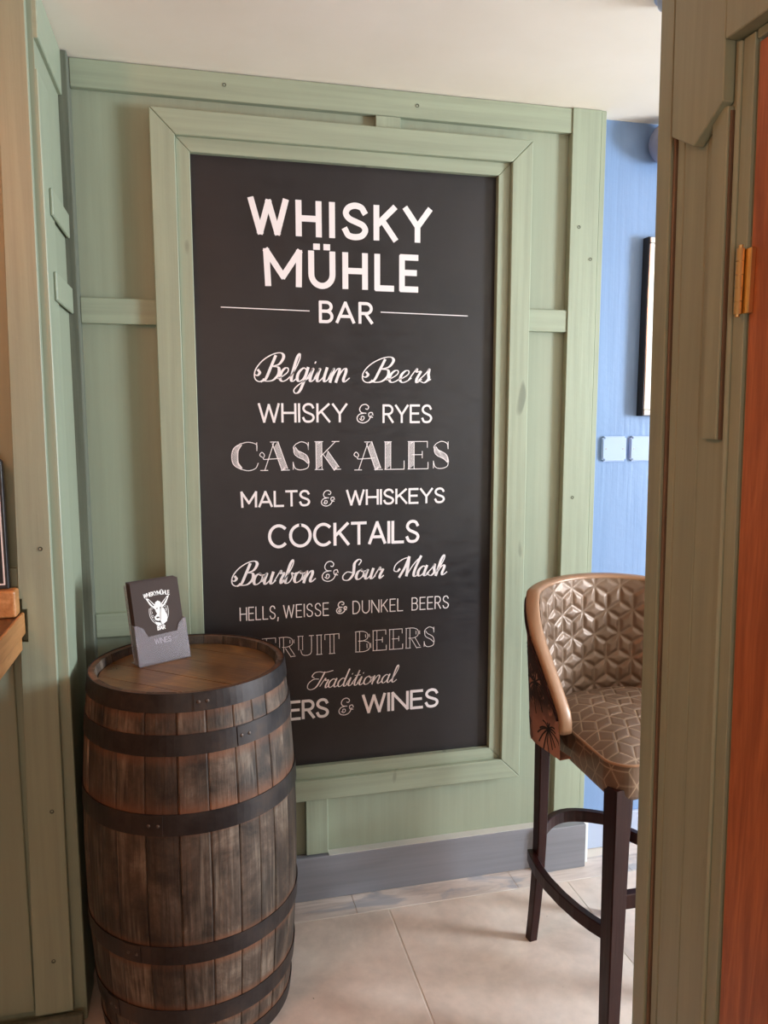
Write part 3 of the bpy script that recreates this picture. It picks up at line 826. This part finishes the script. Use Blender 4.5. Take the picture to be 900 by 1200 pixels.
# dark inner liner so gaps do not show light
from_bm('liner', lathe_bm([(BR - TH - .004, .03), (BB - TH - .004, BH / 2), (BR - TH - .004, BH - .05)], 48), M['dark'], br)
for i, (a, b) in enumerate(hoops):
    pts = []
    for z in np.linspace(a, b, 4): pts.append((prof(z) + .0030, z))
    pr2 = [(pts[0][0] - .0022, a)] + pts + [(pts[-1][0] - .0026, b)]
    hp = from_bm('hoop', lathe_bm([(r - .0006, z) for r, z in [pr2[0]]] + pts + [pr2[-1]] + [(r - .0024, z) for r, z in reversed(pts)] + [(pr2[0][0] - .0006, a)], 96), M['hoop'], br, smooth=False)
    # riveted lap
    ang = R(-105 + [18, 40, -8, -22, -40, 30][i])
    lap = bmesh.new()
    n = 8; ring = []
    for s in range(n + 1):
        aa = ang + (s / n) * .16
        ring.append([lap.verts.new(((prof(z) + .0030 + d) * math.cos(aa), (prof(z) + .0030 + d) * math.sin(aa), z)) for z, d in ((a + .001, 0), (a + .001, .0018), (b - .001, .0018), (b - .001, 0))])
    for A, B in zip(ring, ring[1:]):
        for q in range(3): lap.faces.new((A[q], A[q + 1], B[q + 1], B[q]))
    lap.faces.new(ring[0]); lap.faces.new(ring[-1][::-1])
    from_bm('lap_joint', lap, M['hoop'], hp)
    for s in (.04, .12):
        for zz in (a + (b - a) * .5,):
            aa = ang + s; c = Vector(((prof(zz) + .0048) * math.cos(aa), (prof(zz) + .0048) * math.sin(aa), zz))
            rv = bmesh.new(); bmesh.ops.create_uvsphere(rv, u_segments=10, v_segments=6, radius=.0042)
            for vv in rv.verts: vv.co = Vector((vv.co.x * .5, vv.co.y, vv.co.z))
            bmesh.ops.rotate(rv, verts=rv.verts, matrix=Matrix.Rotation(aa, 3, 'Z')); bmesh.ops.translate(rv, verts=rv.verts, vec=c)
            from_bm('rivet', rv, M['rivet'], hp, smooth=True)
# head of planks, direction as in the photograph
HZ = 0.843; HR = BR - TH - .0005; HA = R(-39)
cuts = [-HR, -.132, -.046, .056, .140, HR]
for a, b in zip(cuts, cuts[1:]):
    a2, b2 = a + .0008, b - .0008
    up = []; lo = []
    n = 18
    for i in range(n + 1):
        # clip strip y in [a2,b2] by circle: sample by angle
        pass
    poly = []
    m = 28
    xa = math.sqrt(max(0, HR ** 2 - a2 ** 2)); xb = math.sqrt(max(0, HR ** 2 - b2 ** 2))
    t0 = math.atan2(a2, xa); t1_ = math.atan2(b2, xb)
    for i in range(m + 1):
        t = t0 + (t1_ - t0) * i / m; poly.append((HR * math.cos(t), HR * math.sin(t)))
    for i in range(m + 1):
        t = t1_ + (t0 - t1_) * i / m; poly.append((-HR * math.cos(t), HR * math.sin(t)))
    q = []
    for p in poly:
        if not q or math.hypot(p[0] - q[-1][0], p[1] - q[-1][1]) > 1e-4: q.append(p)
    if math.hypot(q[0][0] - q[-1][0], q[0][1] - q[-1][1]) < 1e-4: q.pop()
    o = from_bm('head_plank', prism_bm(q, lambda x, y, d: (x, y, d), -.018, 0), M['head'], br)
    o.location = (0, 0, HZ + random.uniform(-.0006, .0003)); o.rotation_euler = (0, 0, HA)

# ------------------------------------------------------------------ menu cards in an acrylic holder
HB = (-0.098, 1.945, HZ + .0006); HROT = R(28)
hw, hd = .068, .030
ho = thing('card_holder', 'clear acrylic leaflet holder standing on the barrel head', 'card holder', HB, HROT)
LEAN = R(13)
def slab(name, x0, x1, z0, z1, yoff, th, m, parent, lean=LEAN, bev=.0008, poly=None):
    """upright plate leaning back by lean; y grows away from viewer."""
    def fn(a, b, d):
        return (a, yoff + b * math.sin(lean) + d * math.cos(lean), b * math.cos(lean) - d * math.sin(lean))
    pl = poly or [(x0, z0), (x1, z0), (x1, z1), (x0, z1)]
    bm = prism_bm(pl, fn, 0, th, bev); return bm if name is None else from_bm(name, bm, m, parent)
t = .0022
slab('back_plate', -hw, hw, .003, .196, -.002 + hd * .35, t, M['acrylic'], ho)
notch = [(-hw, .003), (hw, .003), (hw, .100), (hw - .008, .100), (hw - .020, .090), (hw - .028, .072), (-hw + .032, .070), (-hw + .022, .092), (-hw + .008, .100), (-hw, .100)]
slab('front_plate', 0, 0, 0, 0, -hd * .75, t, M['acrylic'], ho, poly=notch)
for s in (-1, 1):
    x = s * hw
    poly = [(-hd * .75 + .0025, .003), (hd * .35 - .0025, .003), (hd * .35 - .0025 + .098 * math.sin(LEAN), .098), (-hd * .75 + .0025 + .098 * math.sin(LEAN), .098)]
    from_bm('side_plate', prism_bm(poly, lambda a, b, d: (d, a, b), x - (t if s > 0 else 0), x + (0 if s > 0 else t), .0004), M['acrylic'], ho)
from_bm('base_plate', box_bm(-hw, hw, -hd * .75 - .001, hd * .9, 0, .0028, .0008), M['acrylic'], ho)
cards = []
for i in range(4):
    lab = ['charcoal wine menu card with white animal-head emblem, front of the stack in the acrylic holder', 'second charcoal menu card in the holder, directly behind the front card', 'third charcoal menu card, behind two others in the holder', 'rearmost charcoal menu card against the holder back'][i]
    th = .0009
    y = -hd * .75 + .0035 + i * .0044
    sx = [0, -.0012, -.0025, -.004][i]
    def fn(a, b, d, y=y):
        return (a, y + b * math.sin(LEAN) + d * math.cos(LEAN), b * math.cos(LEAN) - d * math.sin(LEAN))
    bm = prism_bm([(-hw + .004 + sx, .006), (hw - .006 + sx, .006), (hw - .006 + sx, .204 + i * .0008), (-hw + .004 + sx, .204 + i * .0008)], fn, 0, th)
    root = thing('menu_card', lab, 'menu card', HB, HROT, 'menu cards in the holder')
    from_bm('card', bm, M['card'], root)
    if i == 0:
        ink = Ink()
        # arched name
        cx0 = 0.001
        word(ink, 'WHISKYMÜHLE', -.030, .032, 0, .0095, wt=.0015, gap=.2)
        ink.v = [(x, z + .124 - 3.2 * (x - cx0) ** 2, d) for x, z, d in ink.v]
        b2 = Ink()
        word(b2, 'BAR', -.008, .011, .052, .0615, wt=.0019)
        word(b2, 'WINES', -.019, .021, .0245, .0365, wt=.0022)
        b2.ribbon([(.022, .0305), (.036, .0315)], lambda t: .0006)
        # ring shield
        ring = [(cx0 + .0225 * math.cos(R(q)), .090 + .0265 * math.sin(R(q))) for q in range(160, 381, 10)]
        b2.ribbon(ring, lambda t: .0010)
        ring = [(cx0 + .0195 * math.cos(R(q)), .090 + .0232 * math.sin(R(q))) for q in range(165, 376, 10)]
        b2.ribbon(ring, lambda t: .0006)
        for gx, gz in ((-.016, .098), (-.0165, .090), (-.0145, .082), (.0165, .100), (.0175, .092)):
            b2.ribbon([(gx + .0022 * math.cos(R(q)), gz + .0024 * math.sin(R(q))) for q in range(0, 361, 45)], lambda t: .0007)
        V = ink.v + b2.v
        Fc = ink.f + [tuple(k + len(ink.v) for k in q) for q in b2.f]
        # animal head with long ears, as filled polygons
        polys = [[(-.026, .121), (-.020, .120), (-.004, .103), (-.008, .096), (-.018, .106)],
                 [(.030, .121), (.024, .119), (.006, .104), (.010, .097), (.021, .106)],
                 [(-.008, .100), (-.005, .110), (.001, .113), (.007, .110), (.010, .100), (.008, .090), (.003, .082), (-.001, .082), (-.006, .090)],
                 [(.004, .098), (.013, .096), (.019, .080), (.017, .068), (.006, .062), (.000, .074), (.002, .086)],
                 [(-.004, .086), (.004, .084), (.006, .074), (-.002, .071), (-.010, .074), (-.011, .080)],
                 [(-.011, .070), (-.002, .068), (.005, .063), (-.003, .061), (-.009, .064)]]
        for p in polys:
            k = len(V); V += [(x, z, .00012) for x, z in p]; Fc.append(tuple(range(k, k + len(p))))
        dk = [[(-.021, .1165), (-.018, .1165), (-.008, .1035), (-.011, .103)], [(.025, .1165), (.022, .116), (.010, .104), (.013, .103)], [(-.005, .097), (-.001, .099), (-.002, .095)], [(.004, .099), (.008, .098), (.005, .095)], [(-.007, .080), (-.001, .080), (.001, .077), (-.006, .0765)]]
        me_v = [fn(x * 1.12, z * 1.2 + .0174, -.0003 - d) for x, z, d in V]
        from_vf('emblem', me_v, Fc, M['card_print'], root, label='white printed emblem and lettering')
        V = []; Fc = []
        for p in dk:
            k = len(V); V += [fn(x * 1.12, z * 1.2 + .0174, -.0006) for x, z in p]; Fc.append(tuple(range(k, k + len(p))))
        from_vf('emblem_detail', V, Fc, M['card'], root)

# ------------------------------------------------------------------ bar stool
SX, SY, SRZ = 1.035, 1.654, R(8)
st = thing('bar_stool', 'tub-backed bar stool in bronze quilted leather with dark mahogany legs', 'stool', (SX, SY, 0), SRZ)
ZS = .62
def leg_bm(path, s0, s1):
    bm = bmesh.new(); rings = []; n = len(path)
    for i, p in enumerate(path):
        h = (s0 + (s1 - s0) * i / (n - 1)) / 2; c = h - .0025
        prof_ = [(-c, -h), (c, -h), (h, -c), (h, c), (c, h), (-c, h), (-h, c), (-h, -c)]
        rings.append([bm.verts.new((p[0] + a, p[1] + b, p[2])) for a, b in prof_])
    for A, B in zip(rings, rings[1:]):
        for k in range(8): bm.faces.new((A[k], A[(k + 1) % 8], B[(k + 1) % 8], B[k]))
    bm.faces.new(rings[0][::-1]); bm.faces.new(rings[-1]); return bm
for s in (-1, 1):
    from_bm('leg', leg_bm([(s * .180, -.188, 0), (s * .180, -.188, .3), (s * .180, -.188, ZS + .02)], .034, .045), M['mahog'], st)
    pts = []
    for i in range(9):
        z = i / 8 * (ZS + .02); k = max(0, 1 - z / .36)
        pts.append((s * (.142 - .004 * k), .166 + .036 * k ** 1.6, z))
    from_bm('leg', leg_bm(pts, .025, .031), M['mahog'], st)
# curved side, rear and front stretchers
def curve3(a, b, bow, n=14):
    a = Vector(a); b = Vector(b); bow = Vector(bow)
    return [a.lerp(b, i / n) + bow * math.sin(math.pi * i / n) for i in range(n + 1)]
for s in (-1, 1):
    from_bm('side_stretcher', beam_bm([(s * .156, .186, .262)] + [Vector(p) for p in [(s * .166, .160, .262), (s * .181, .11, .264), (s * .192, .05, .267), (s * .198, -.02, .271), (s * .198, -.08, .275), (s * .193, -.13, .278), (s * .182, -.180, .281)]], .020, .034), M['mahog'], st)
from_bm('rear_stretcher', beam_bm(curve3((-.138, .185, .300), (.138, .185, .300), (0, .085, 0)), .020, .034), M['mahog'], st)
from_bm('front_stretcher', beam_bm(curve3((-.170, -.188, .365), (.170, -.188, .365), (0, -.02, 0)), .022, .036), M['mahog'], st)


def quilt(U, V, a, wdt):
    """rhombille pattern: returns puff height 0..1 (0 in the seam)."""
    sx = math.sqrt(3) * a; sy = 1.5 * a
    best = None
    j0 = np.round(V / sy)
    D = np.full(U.shape, 9.0); CX = np.zeros(U.shape); CY = np.zeros(U.shape)
    for dj in (-1, 0, 1):
        j = j0 + dj; off = np.where(np.mod(j, 2) != 0, sx / 2, 0)
        i = np.round((U - off) / sx); cx = i * sx + off; cy = j * sy
        d = np.hypot(U - cx, V - cy); m = d < D
        D = np.where(m, d, D); CX = np.where(m, cx, CX); CY = np.where(m, cy, CY)
    x = U - CX; y = V - CY
    db = a * math.sqrt(3) / 2 - np.maximum(np.maximum(abs(x), abs(.5 * x + .866 * y)), abs(-.5 * x + .866 * y))
    ds = np.full(U.shape, 9.0)
    for ang in (-90, 30, 150):
        c, s = math.cos(R(ang)), math.sin(R(ang)); tt = np.clip(x * c + y * s, 0, a)
        ds = np.minimum(ds, np.hypot(x - tt * c, y - tt * s))
    d = np.minimum(np.abs(db), ds)
    return 1 - np.exp(-(d / wdt) ** 2), d


def grid_obj(name, P, m, parent, attr=None, flip=False):
    nu, nv = P.shape[:2]; v = P.reshape(-1, 3)
    idx = np.arange(nu * nv).reshape(nu, nv)
    q = np.stack([idx[:-1, :-1], idx[1:, :-1], idx[1:, 1:], idx[:-1, 1:]], -1).reshape(-1, 4)
    if flip: q = q[:, ::-1]
    me = bpy.data.meshes.new(name); me.from_pydata(v.tolist(), [], q.tolist()); me.update()
    if attr:
        al = me.attributes.new(attr[0], 'FLOAT', 'POINT'); al.data.foreach_set('value', attr[1].reshape(-1).astype(np.float32))
    return finish(name, me, m, parent, smooth=True)


# plan curve of the tub back: straight arms then half ellipse
YF, YC = -.036, .060
def plan(a, b, n=400):
    pts = [(-a, YF), (-a, YC)]
    th = np.linspace(math.pi, 0, 120); pts += [(a * math.cos(t), YC + b * math.sin(t)) for t in th[1:]] + [(a, YF)]
    pts = np.array(pts); s = np.r_[0, np.cumsum(np.hypot(*np.diff(pts, axis=0).T))]
    u = np.linspace(0, s[-1], n); return np.c_[np.interp(u, s, pts[:, 0]), np.interp(u, s, pts[:, 1])], u
NU = 360
pl0, u0 = plan(.226, .160, NU)
def top_h(xy):
    y = xy[:, 1]; k = np.clip((y - YF) / (.145 - YF), 0, 1)
    return .742 + (1.000 - .742) * (k ** .92) + .012 * np.clip((y - .145) / .08, 0, 1)
hT = top_h(pl0)
nrm = np.gradient(pl0, axis=0); nrm = np.c_[-nrm[:, 1], nrm[:, 0]]; nrm /= np.linalg.norm(nrm, axis=1)[:, None]   # outward
def shell(off, z0, nv, disp=None):
    """surface at offset from the plan, flaring outward towards the top."""
    zb = np.full(NU, z0); T = np.linspace(0, 1, nv)
    Z = zb[:, None] + (hT - zb)[:, None] * T[None]
    fl_ = .020 * (Z - ZS) / .38
    O = off + fl_ + (disp if disp is not None else 0)
    X = pl0[:, 0][:, None] + nrm[:, 0][:, None] * O; Y = pl0[:, 1][:, None] + nrm[:, 1][:, None] * O
    return np.stack([X, Y, Z], -1)
Tin = np.linspace(0, 1, 120); Zi = .66 + (hT - .66)[:, None] * Tin[None]; Ui = np.repeat((u0 - u0[-1] / 2)[:, None], 120, 1)
q, dq = quilt(Ui, Zi - .70, .0445, .0070)
fade = np.clip((Ui + u0[-1] / 2 - .02) / .05, 0, 1) * np.clip((u0[-1] / 2 - Ui - .02) / .05, 0, 1) * np.clip((hT[:, None] - Zi) / .04, 0, 1)
q = q * (.25 + .75 * fade)
grid_obj('backrest', shell(-.034, .66, 120, -.0052 * q), M['leather'], st, ('stitch', np.exp(-(dq / .0012) ** 2) * (1 - .5 * fade)), flip=False)
bc_P = shell(0.0, ZS + .020, 30)
Zb = bc_P[:, :, 2]
dark = np.clip((Zb - .70) / .06, 0, 1)
outer = grid_obj('back_cover', bc_P, M['fabric'], st, ('dark', dark), flip=True)
outer['label'] = 'dusty pink fabric outside of the tub back with black palm print'
# bottom closing strip of the shell between cover and seat
bi = shell(-.034, ZS + .020, 2)[:, 0]; bo = bc_P[:, 0]
grid_obj('under_cover', np.stack([bo, bi], 1), M['fabric'], st)
# rolled leather edge along arms and top
mid = shell(-.0165, ZS, 2)[:, 1]
path = [(mid[0][0], mid[0][1], z) for z in (.705, .715, .730)] + [tuple(p) for p in mid[2:-2:3]] + [(mid[-1][0], mid[-1][1], z) for z in (.730, .715, .705)]
path = [Vector(p) + Vector((0, 0, .001)) for p in path]
rb_ = bmesh.new(); rings = []; n = len(path)
for i, p in enumerate(path):
    t = (path[min(i + 1, n - 1)] - path[max(i - 1, 0)]).normalized()
    # across direction is the horizontal outward normal of the plan curve
    k = int(np.clip(round((i - 3) * 3 + 2), 0, NU - 1)); a_ = Vector((nrm[k][0], nrm[k][1], 0)); a_ = (a_ - t * a_.dot(t)).normalized(); b_ = t.cross(a_)
    rings.append([rb_.verts.new(p + a_ * (.0172 * math.copysign(abs(math.cos(th)) ** .7, math.cos(th))) + b_ * (.0095 * math.copysign(abs(math.sin(th)) ** .8, math.sin(th)))) for th in [2 * math.pi * q_ / 16 for q_ in range(16)]])
for A, B in zip(rings, rings[1:]):
    for q_ in range(16): rb_.faces.new((A[q_], A[(q_ + 1) % 16], B[(q_ + 1) % 16], B[q_]))
rb_.faces.new(rings[0][::-1]); rb_.faces.new(rings[-1])
from_bm('edge_roll', rb_, M['roll'], st, smooth=True, label='tan leather roll along arms and top')
# piping line beside the roll
pp = shell(.0015, ZS, 2)[:, 1]
from_bm('piping', tube_bm([tuple(p - np.array([0, 0, .014])) for p in pp[2:-2:4]], .0034, 8), M['mahog'], st, smooth=True)
# palm print on the cover: fronds drawn on the surface, a hair proud of the cloth
def on_cover(u, z):
    i = np.clip(u / u0[-1] * (NU - 1), 0, NU - 2); k = int(i); fr = i - k
    p = pl0[k] * (1 - fr) + pl0[k + 1] * fr; n_ = nrm[k]; o = .0012 + .020 * (z - ZS) / .38
    return (p[0] + n_[0] * o, p[1] + n_[1] * o, z)
rg = random.Random(5)
def clampz(u, z):
    k = int(np.clip(u / u0[-1] * (NU - 1), 0, NU - 1)); return min(z, hT[k] - .02)
for cu, cz, sc in ((.045, .700, .05), (.10, .800, .06), (.16, .690, .045), (.20, .86, .06), (.27, .74, .05), (.36, .80, .06), (.47, .72, .05), (.55, .84, .05), (.62, .70, .05)):
    ink = Ink(); ink.ribbon([(cu, cz), (cu + .006, cz - sc * .7), (cu - .002, cz - sc * 1.3)], lambda t: .0035)
    for a in range(-60, 241, 27):
        a += rg.uniform(-8, 8); l = sc * rg.uniform(.6, 1.0)
        p = [(cu + l * t * math.cos(R(a)), cz + l * t * math.sin(R(a)) - .5 * l * t * t) for t in np.linspace(0, 1, 7)]
        ink.ribbon(p, lambda t: .0042, False)
    vv = [on_cover(min(max(x, .002), u0[-1] - .002), max(ZS - .005, clampz(x, z))) for x, z, d in ink.v]
    from_vf('palm_print', vv, ink.f, M['palm'], st)

# seat cushion: stitched top, boxing with rounded corners, piping
def rrect(x0, x1, y0, y1, r, n=10):
    out = []
    for cx, cy, a in ((x1 - r, y0 + r, -90), (x1 - r, y1 - r, 0), (x0 + r, y1 - r, 90), (x0 + r, y0 + r, 180)):
        out += [(cx + r * math.cos(R(a + 90 * i / n)), cy + r * math.sin(R(a + 90 * i / n))) for i in range(n + 1)]
    return out
sx0, sx1, sy0, sy1, sr = -.205, .205, -.222, .176, .055
ring = rrect(sx0, sx1, sy0, sy1, sr)
ring = [(x * (1 - .55 * max(0, (y - .02) / .16) ** 2), y) for x, y in ring]   # narrows towards the back to fit the tub
def in_out(k): return [(x * k, (y + .023) * k - .023) for x, y in ring]
rr = np.array(ring + [ring[0]]); ss = np.r_[0, np.cumsum(np.hypot(*np.diff(rr, axis=0).T))]
NT = 720; tt = np.linspace(0, ss[-1], NT); RX = np.interp(tt, ss, rr[:, 0]); RY = np.interp(tt, ss, rr[:, 1]); cy0 = -.023
prz = np.array([ZS - .006, ZS - .004, ZS + .004, ZS + .02, ZS + .04, ZS + .058, .697]); prk = np.array([.88, .965, .985, .998, 1.004, 1.003, .996])
ti = np.linspace(0, 6, 48); KZ = np.interp(ti, range(7), prz); KK = np.interp(ti, range(7), prk)
q, dq = quilt(KZ[None] + 0 * RX[:, None] - .65, tt[:, None] + 0 * KZ[None], .038, .003)
grid_obj('seat', np.stack([RX[:, None] * KK[None], cy0 + (RY - cy0)[:, None] * KK[None], KZ[None] + 0 * RX[:, None]], -1), M['leather_s'], st, ('stitch', np.exp(-(dq / .0011) ** 2)))
# top grid: polar mapping of the rounded square
NR = 110
K = np.linspace(0.0, .995, NR)
X = RX[:, None] * K[None]; Y = cy0 + (RY - cy0)[:, None] * K[None]
q, dq = quilt(Y * 1.0 + .01, X * 1.0, .038, .0030)
Zt = .697 + .036 * (1 - K[None] ** 3.2) + .0018 * q * (1 - K[None] ** 8) + .018 * np.clip((Y + .1) / .3, 0, 1) * (1 - K[None] ** 6)
grid_obj('seat_top', np.stack([X, Y, Zt], -1), M['leather_s'], st, ('stitch', np.exp(-(dq / .0011) ** 2)), flip=False)
from_bm('seat_piping', tube_bm([(x, y, .697) for x, y in in_out(1.004)], .0036, 8, closed=True), M['roll'], st, smooth=True)
# stitch seams on the boxing
sb = bmesh.new()
from_bm('seat_frame', box_bm(-.150, .150, -.195, .150, ZS - .020, ZS - .004, .003), M['mahog'], st)

# ------------------------------------------------------------------ blue wall items
for i, (x0, x1) in enumerate(((1.247, 1.332), (1.346, 1.431))):
    zc = 1.345; xc = (x0 + x1) / 2
    t_ = thing('blanking_plate', ['square painted blanking plate with two screws, beside the green wall end', 'square painted blanking plate half hidden by the right partition'][i], 'wall plate', (xc, 2.215, zc), 0, 'blanking plates on the blue wall')
    bm = box_bm(-.0425, .0425, -.011, 0, -.040, .040, 0)
    es = [e for e in bm.edges if abs(e.verts[0].co.y - e.verts[1].co.y) > .005]; bmesh.ops.bevel(bm, geom=es, offset=.006, segments=4, affect='EDGES')
    es = [e for e in bm.edges if all(v.co.y < -.010 for v in e.verts)]; bmesh.ops.bevel(bm, geom=es, offset=.003, segments=3, affect='EDGES')
    from_bm('plate', bm, M['plate'], t_)
    for sgn in (-1, 1):
        b = lathe_bm([(0, .0), (.003, 0), (.0036, -.0008)], 12); bmesh.ops.rotate(b, verts=b.verts, matrix=Matrix.Rotation(R(90), 3, 'X')); bmesh.ops.translate(b, verts=b.verts, vec=(sgn * .030, -.0115, 0))
        from_bm('screw', b, M['screw'], t_)

pf = thing('picture_frame', 'silver framed picture on the pale blue wall, mostly behind the partition', 'picture', (1.55, 2.215, 1.448))
def pbox(name, x0, x1, y0, y1, z0, z1, m, bev=.001): return box(name, x0 - 1.55, x1 - 1.55, y0, y1, z0 - 1.448, z1 - 1.448, M[m], pf, bev=bev)
px0, px1, pz0, pz1 = 1.368, 1.73, 1.448, 1.994
pbox('frame_back', px0, px1, -.030, 0, pz0, pz1, 'black')
for a in (('frame_rail', px0 + .003, px1 - .003, pz1 - .020, pz1 - .002), ('frame_rail', px0 + .003, px1 - .003, pz0 + .002, pz0 + .020)): pbox(a[0], a[1], a[2], -.038, -.030, a[3], a[4], 'silver', .002)
for a, b in ((px0 + .002, px0 + .020), (px1 - .020, px1 - .002)): pbox('frame_stile', a, b, -.038, -.0302, pz0 + .0205, pz1 - .0205, 'silver', .002)
pbox('picture_mount', px0 + .021, px1 - .021, -.032, -.0302, pz0 + .021, pz1 - .021, 'mount', 0)

g = bmesh.new(); bmesh.ops.create_uvsphere(g, u_segments=32, v_segments=20, radius=.062)
bmesh.ops.translate(g, verts=g.verts, vec=(0, -.055, 0))
sp = thing('wall_fixture', 'small round grey fixture high on the blue wall, at the partition edge', 'light fitting', (1.412, 2.215, 2.262))
from_bm('globe', g, M['globe'], sp, smooth=True)
from_bm('bracket', box_bm(-.02, .02, -.02, 0, -.02, .02, .003), M['globe'], sp)
sd = thing('smoke_detector', 'small round plastic detector on the ceiling, just at the top edge of the view', 'detector', (1.020, 1.548, H))
from_bm('housing', lathe_bm([(0, -.030), (.030, -.029), (.044, -.020), (.048, 0)], 36), M['plate'], sd, smooth=True)
from_bm('mounting_ring', lathe_bm([(.047, -.006), (.052, -.006), (.052, 0)], 36), M['plate'], sd)

# ------------------------------------------------------------------ wall shelf and chalkboard at the left edge
SHX = -0.389
sh = thing('wall_shelf', 'thick oiled wooden wall shelf at the left edge, its end grain facing the barrel', 'shelf', (SHX, 1.80, .93))
def sbox(name, x0, x1, y0, y1, z0, z1, m, bev=.003, seg=2, label=None): return box(name, x0 - SHX, x1 - SHX, y0 - 1.80, y1 - 1.80, z0 - .93, z1 - .93, M[m], sh, bev=bev, seg=seg, label=label)
sbox('shelf_top', -1.3, SHX + .004, 1.34, 1.798, .998, 1.018, 'shelf_d', label='dark oiled top surface')
sbox('edge_trim', SHX + .0045, SHX + .012, 1.34, 1.797, .972, 1.021, 'shelf_l')
sbox('lower_board', -1.3, SHX + .004, 1.37, 1.797, .935, .9965, 'shelf_l')
sbox('upstand', -1.3, SHX + .004, 1.755, 1.797, 1.0185, 1.078, 'shelf_l', .006, 3)
cbx = -0.402
cb = thing('chalkboard', 'black chalkboard with a white painted border standing above the shelf', 'chalkboard', (cbx, 1.80, 1.079))
from_bm('board', prism_bm([(0, 0), (0, .275), (-.012, .290), (-.45, .290), (-.45, 0)], lambda a, b, d: (a, d, b), -.022, -.004, .001), M['board'], cb)
ink = Ink(); ink.ribbon([(-.44, .010), (-.0075, .010)], lambda t: .0035); ink.ribbon([(-.0075, .010), (-.0075, .268)], lambda t: .0035); ink.ribbon([(-.0075, .268), (-.019, .281)], lambda t: .0035); ink.ribbon([(-.019, .281), (-.44, .281)], lambda t: .0035); ink.ribbon([(-.44, .281), (-.44, .010)], lambda t: .0035)
from_vf('border_line', [(x, -.0224 - d, z) for x, z, d in ink.v], ink.f, M['chalk'], cb, label='white painted border')
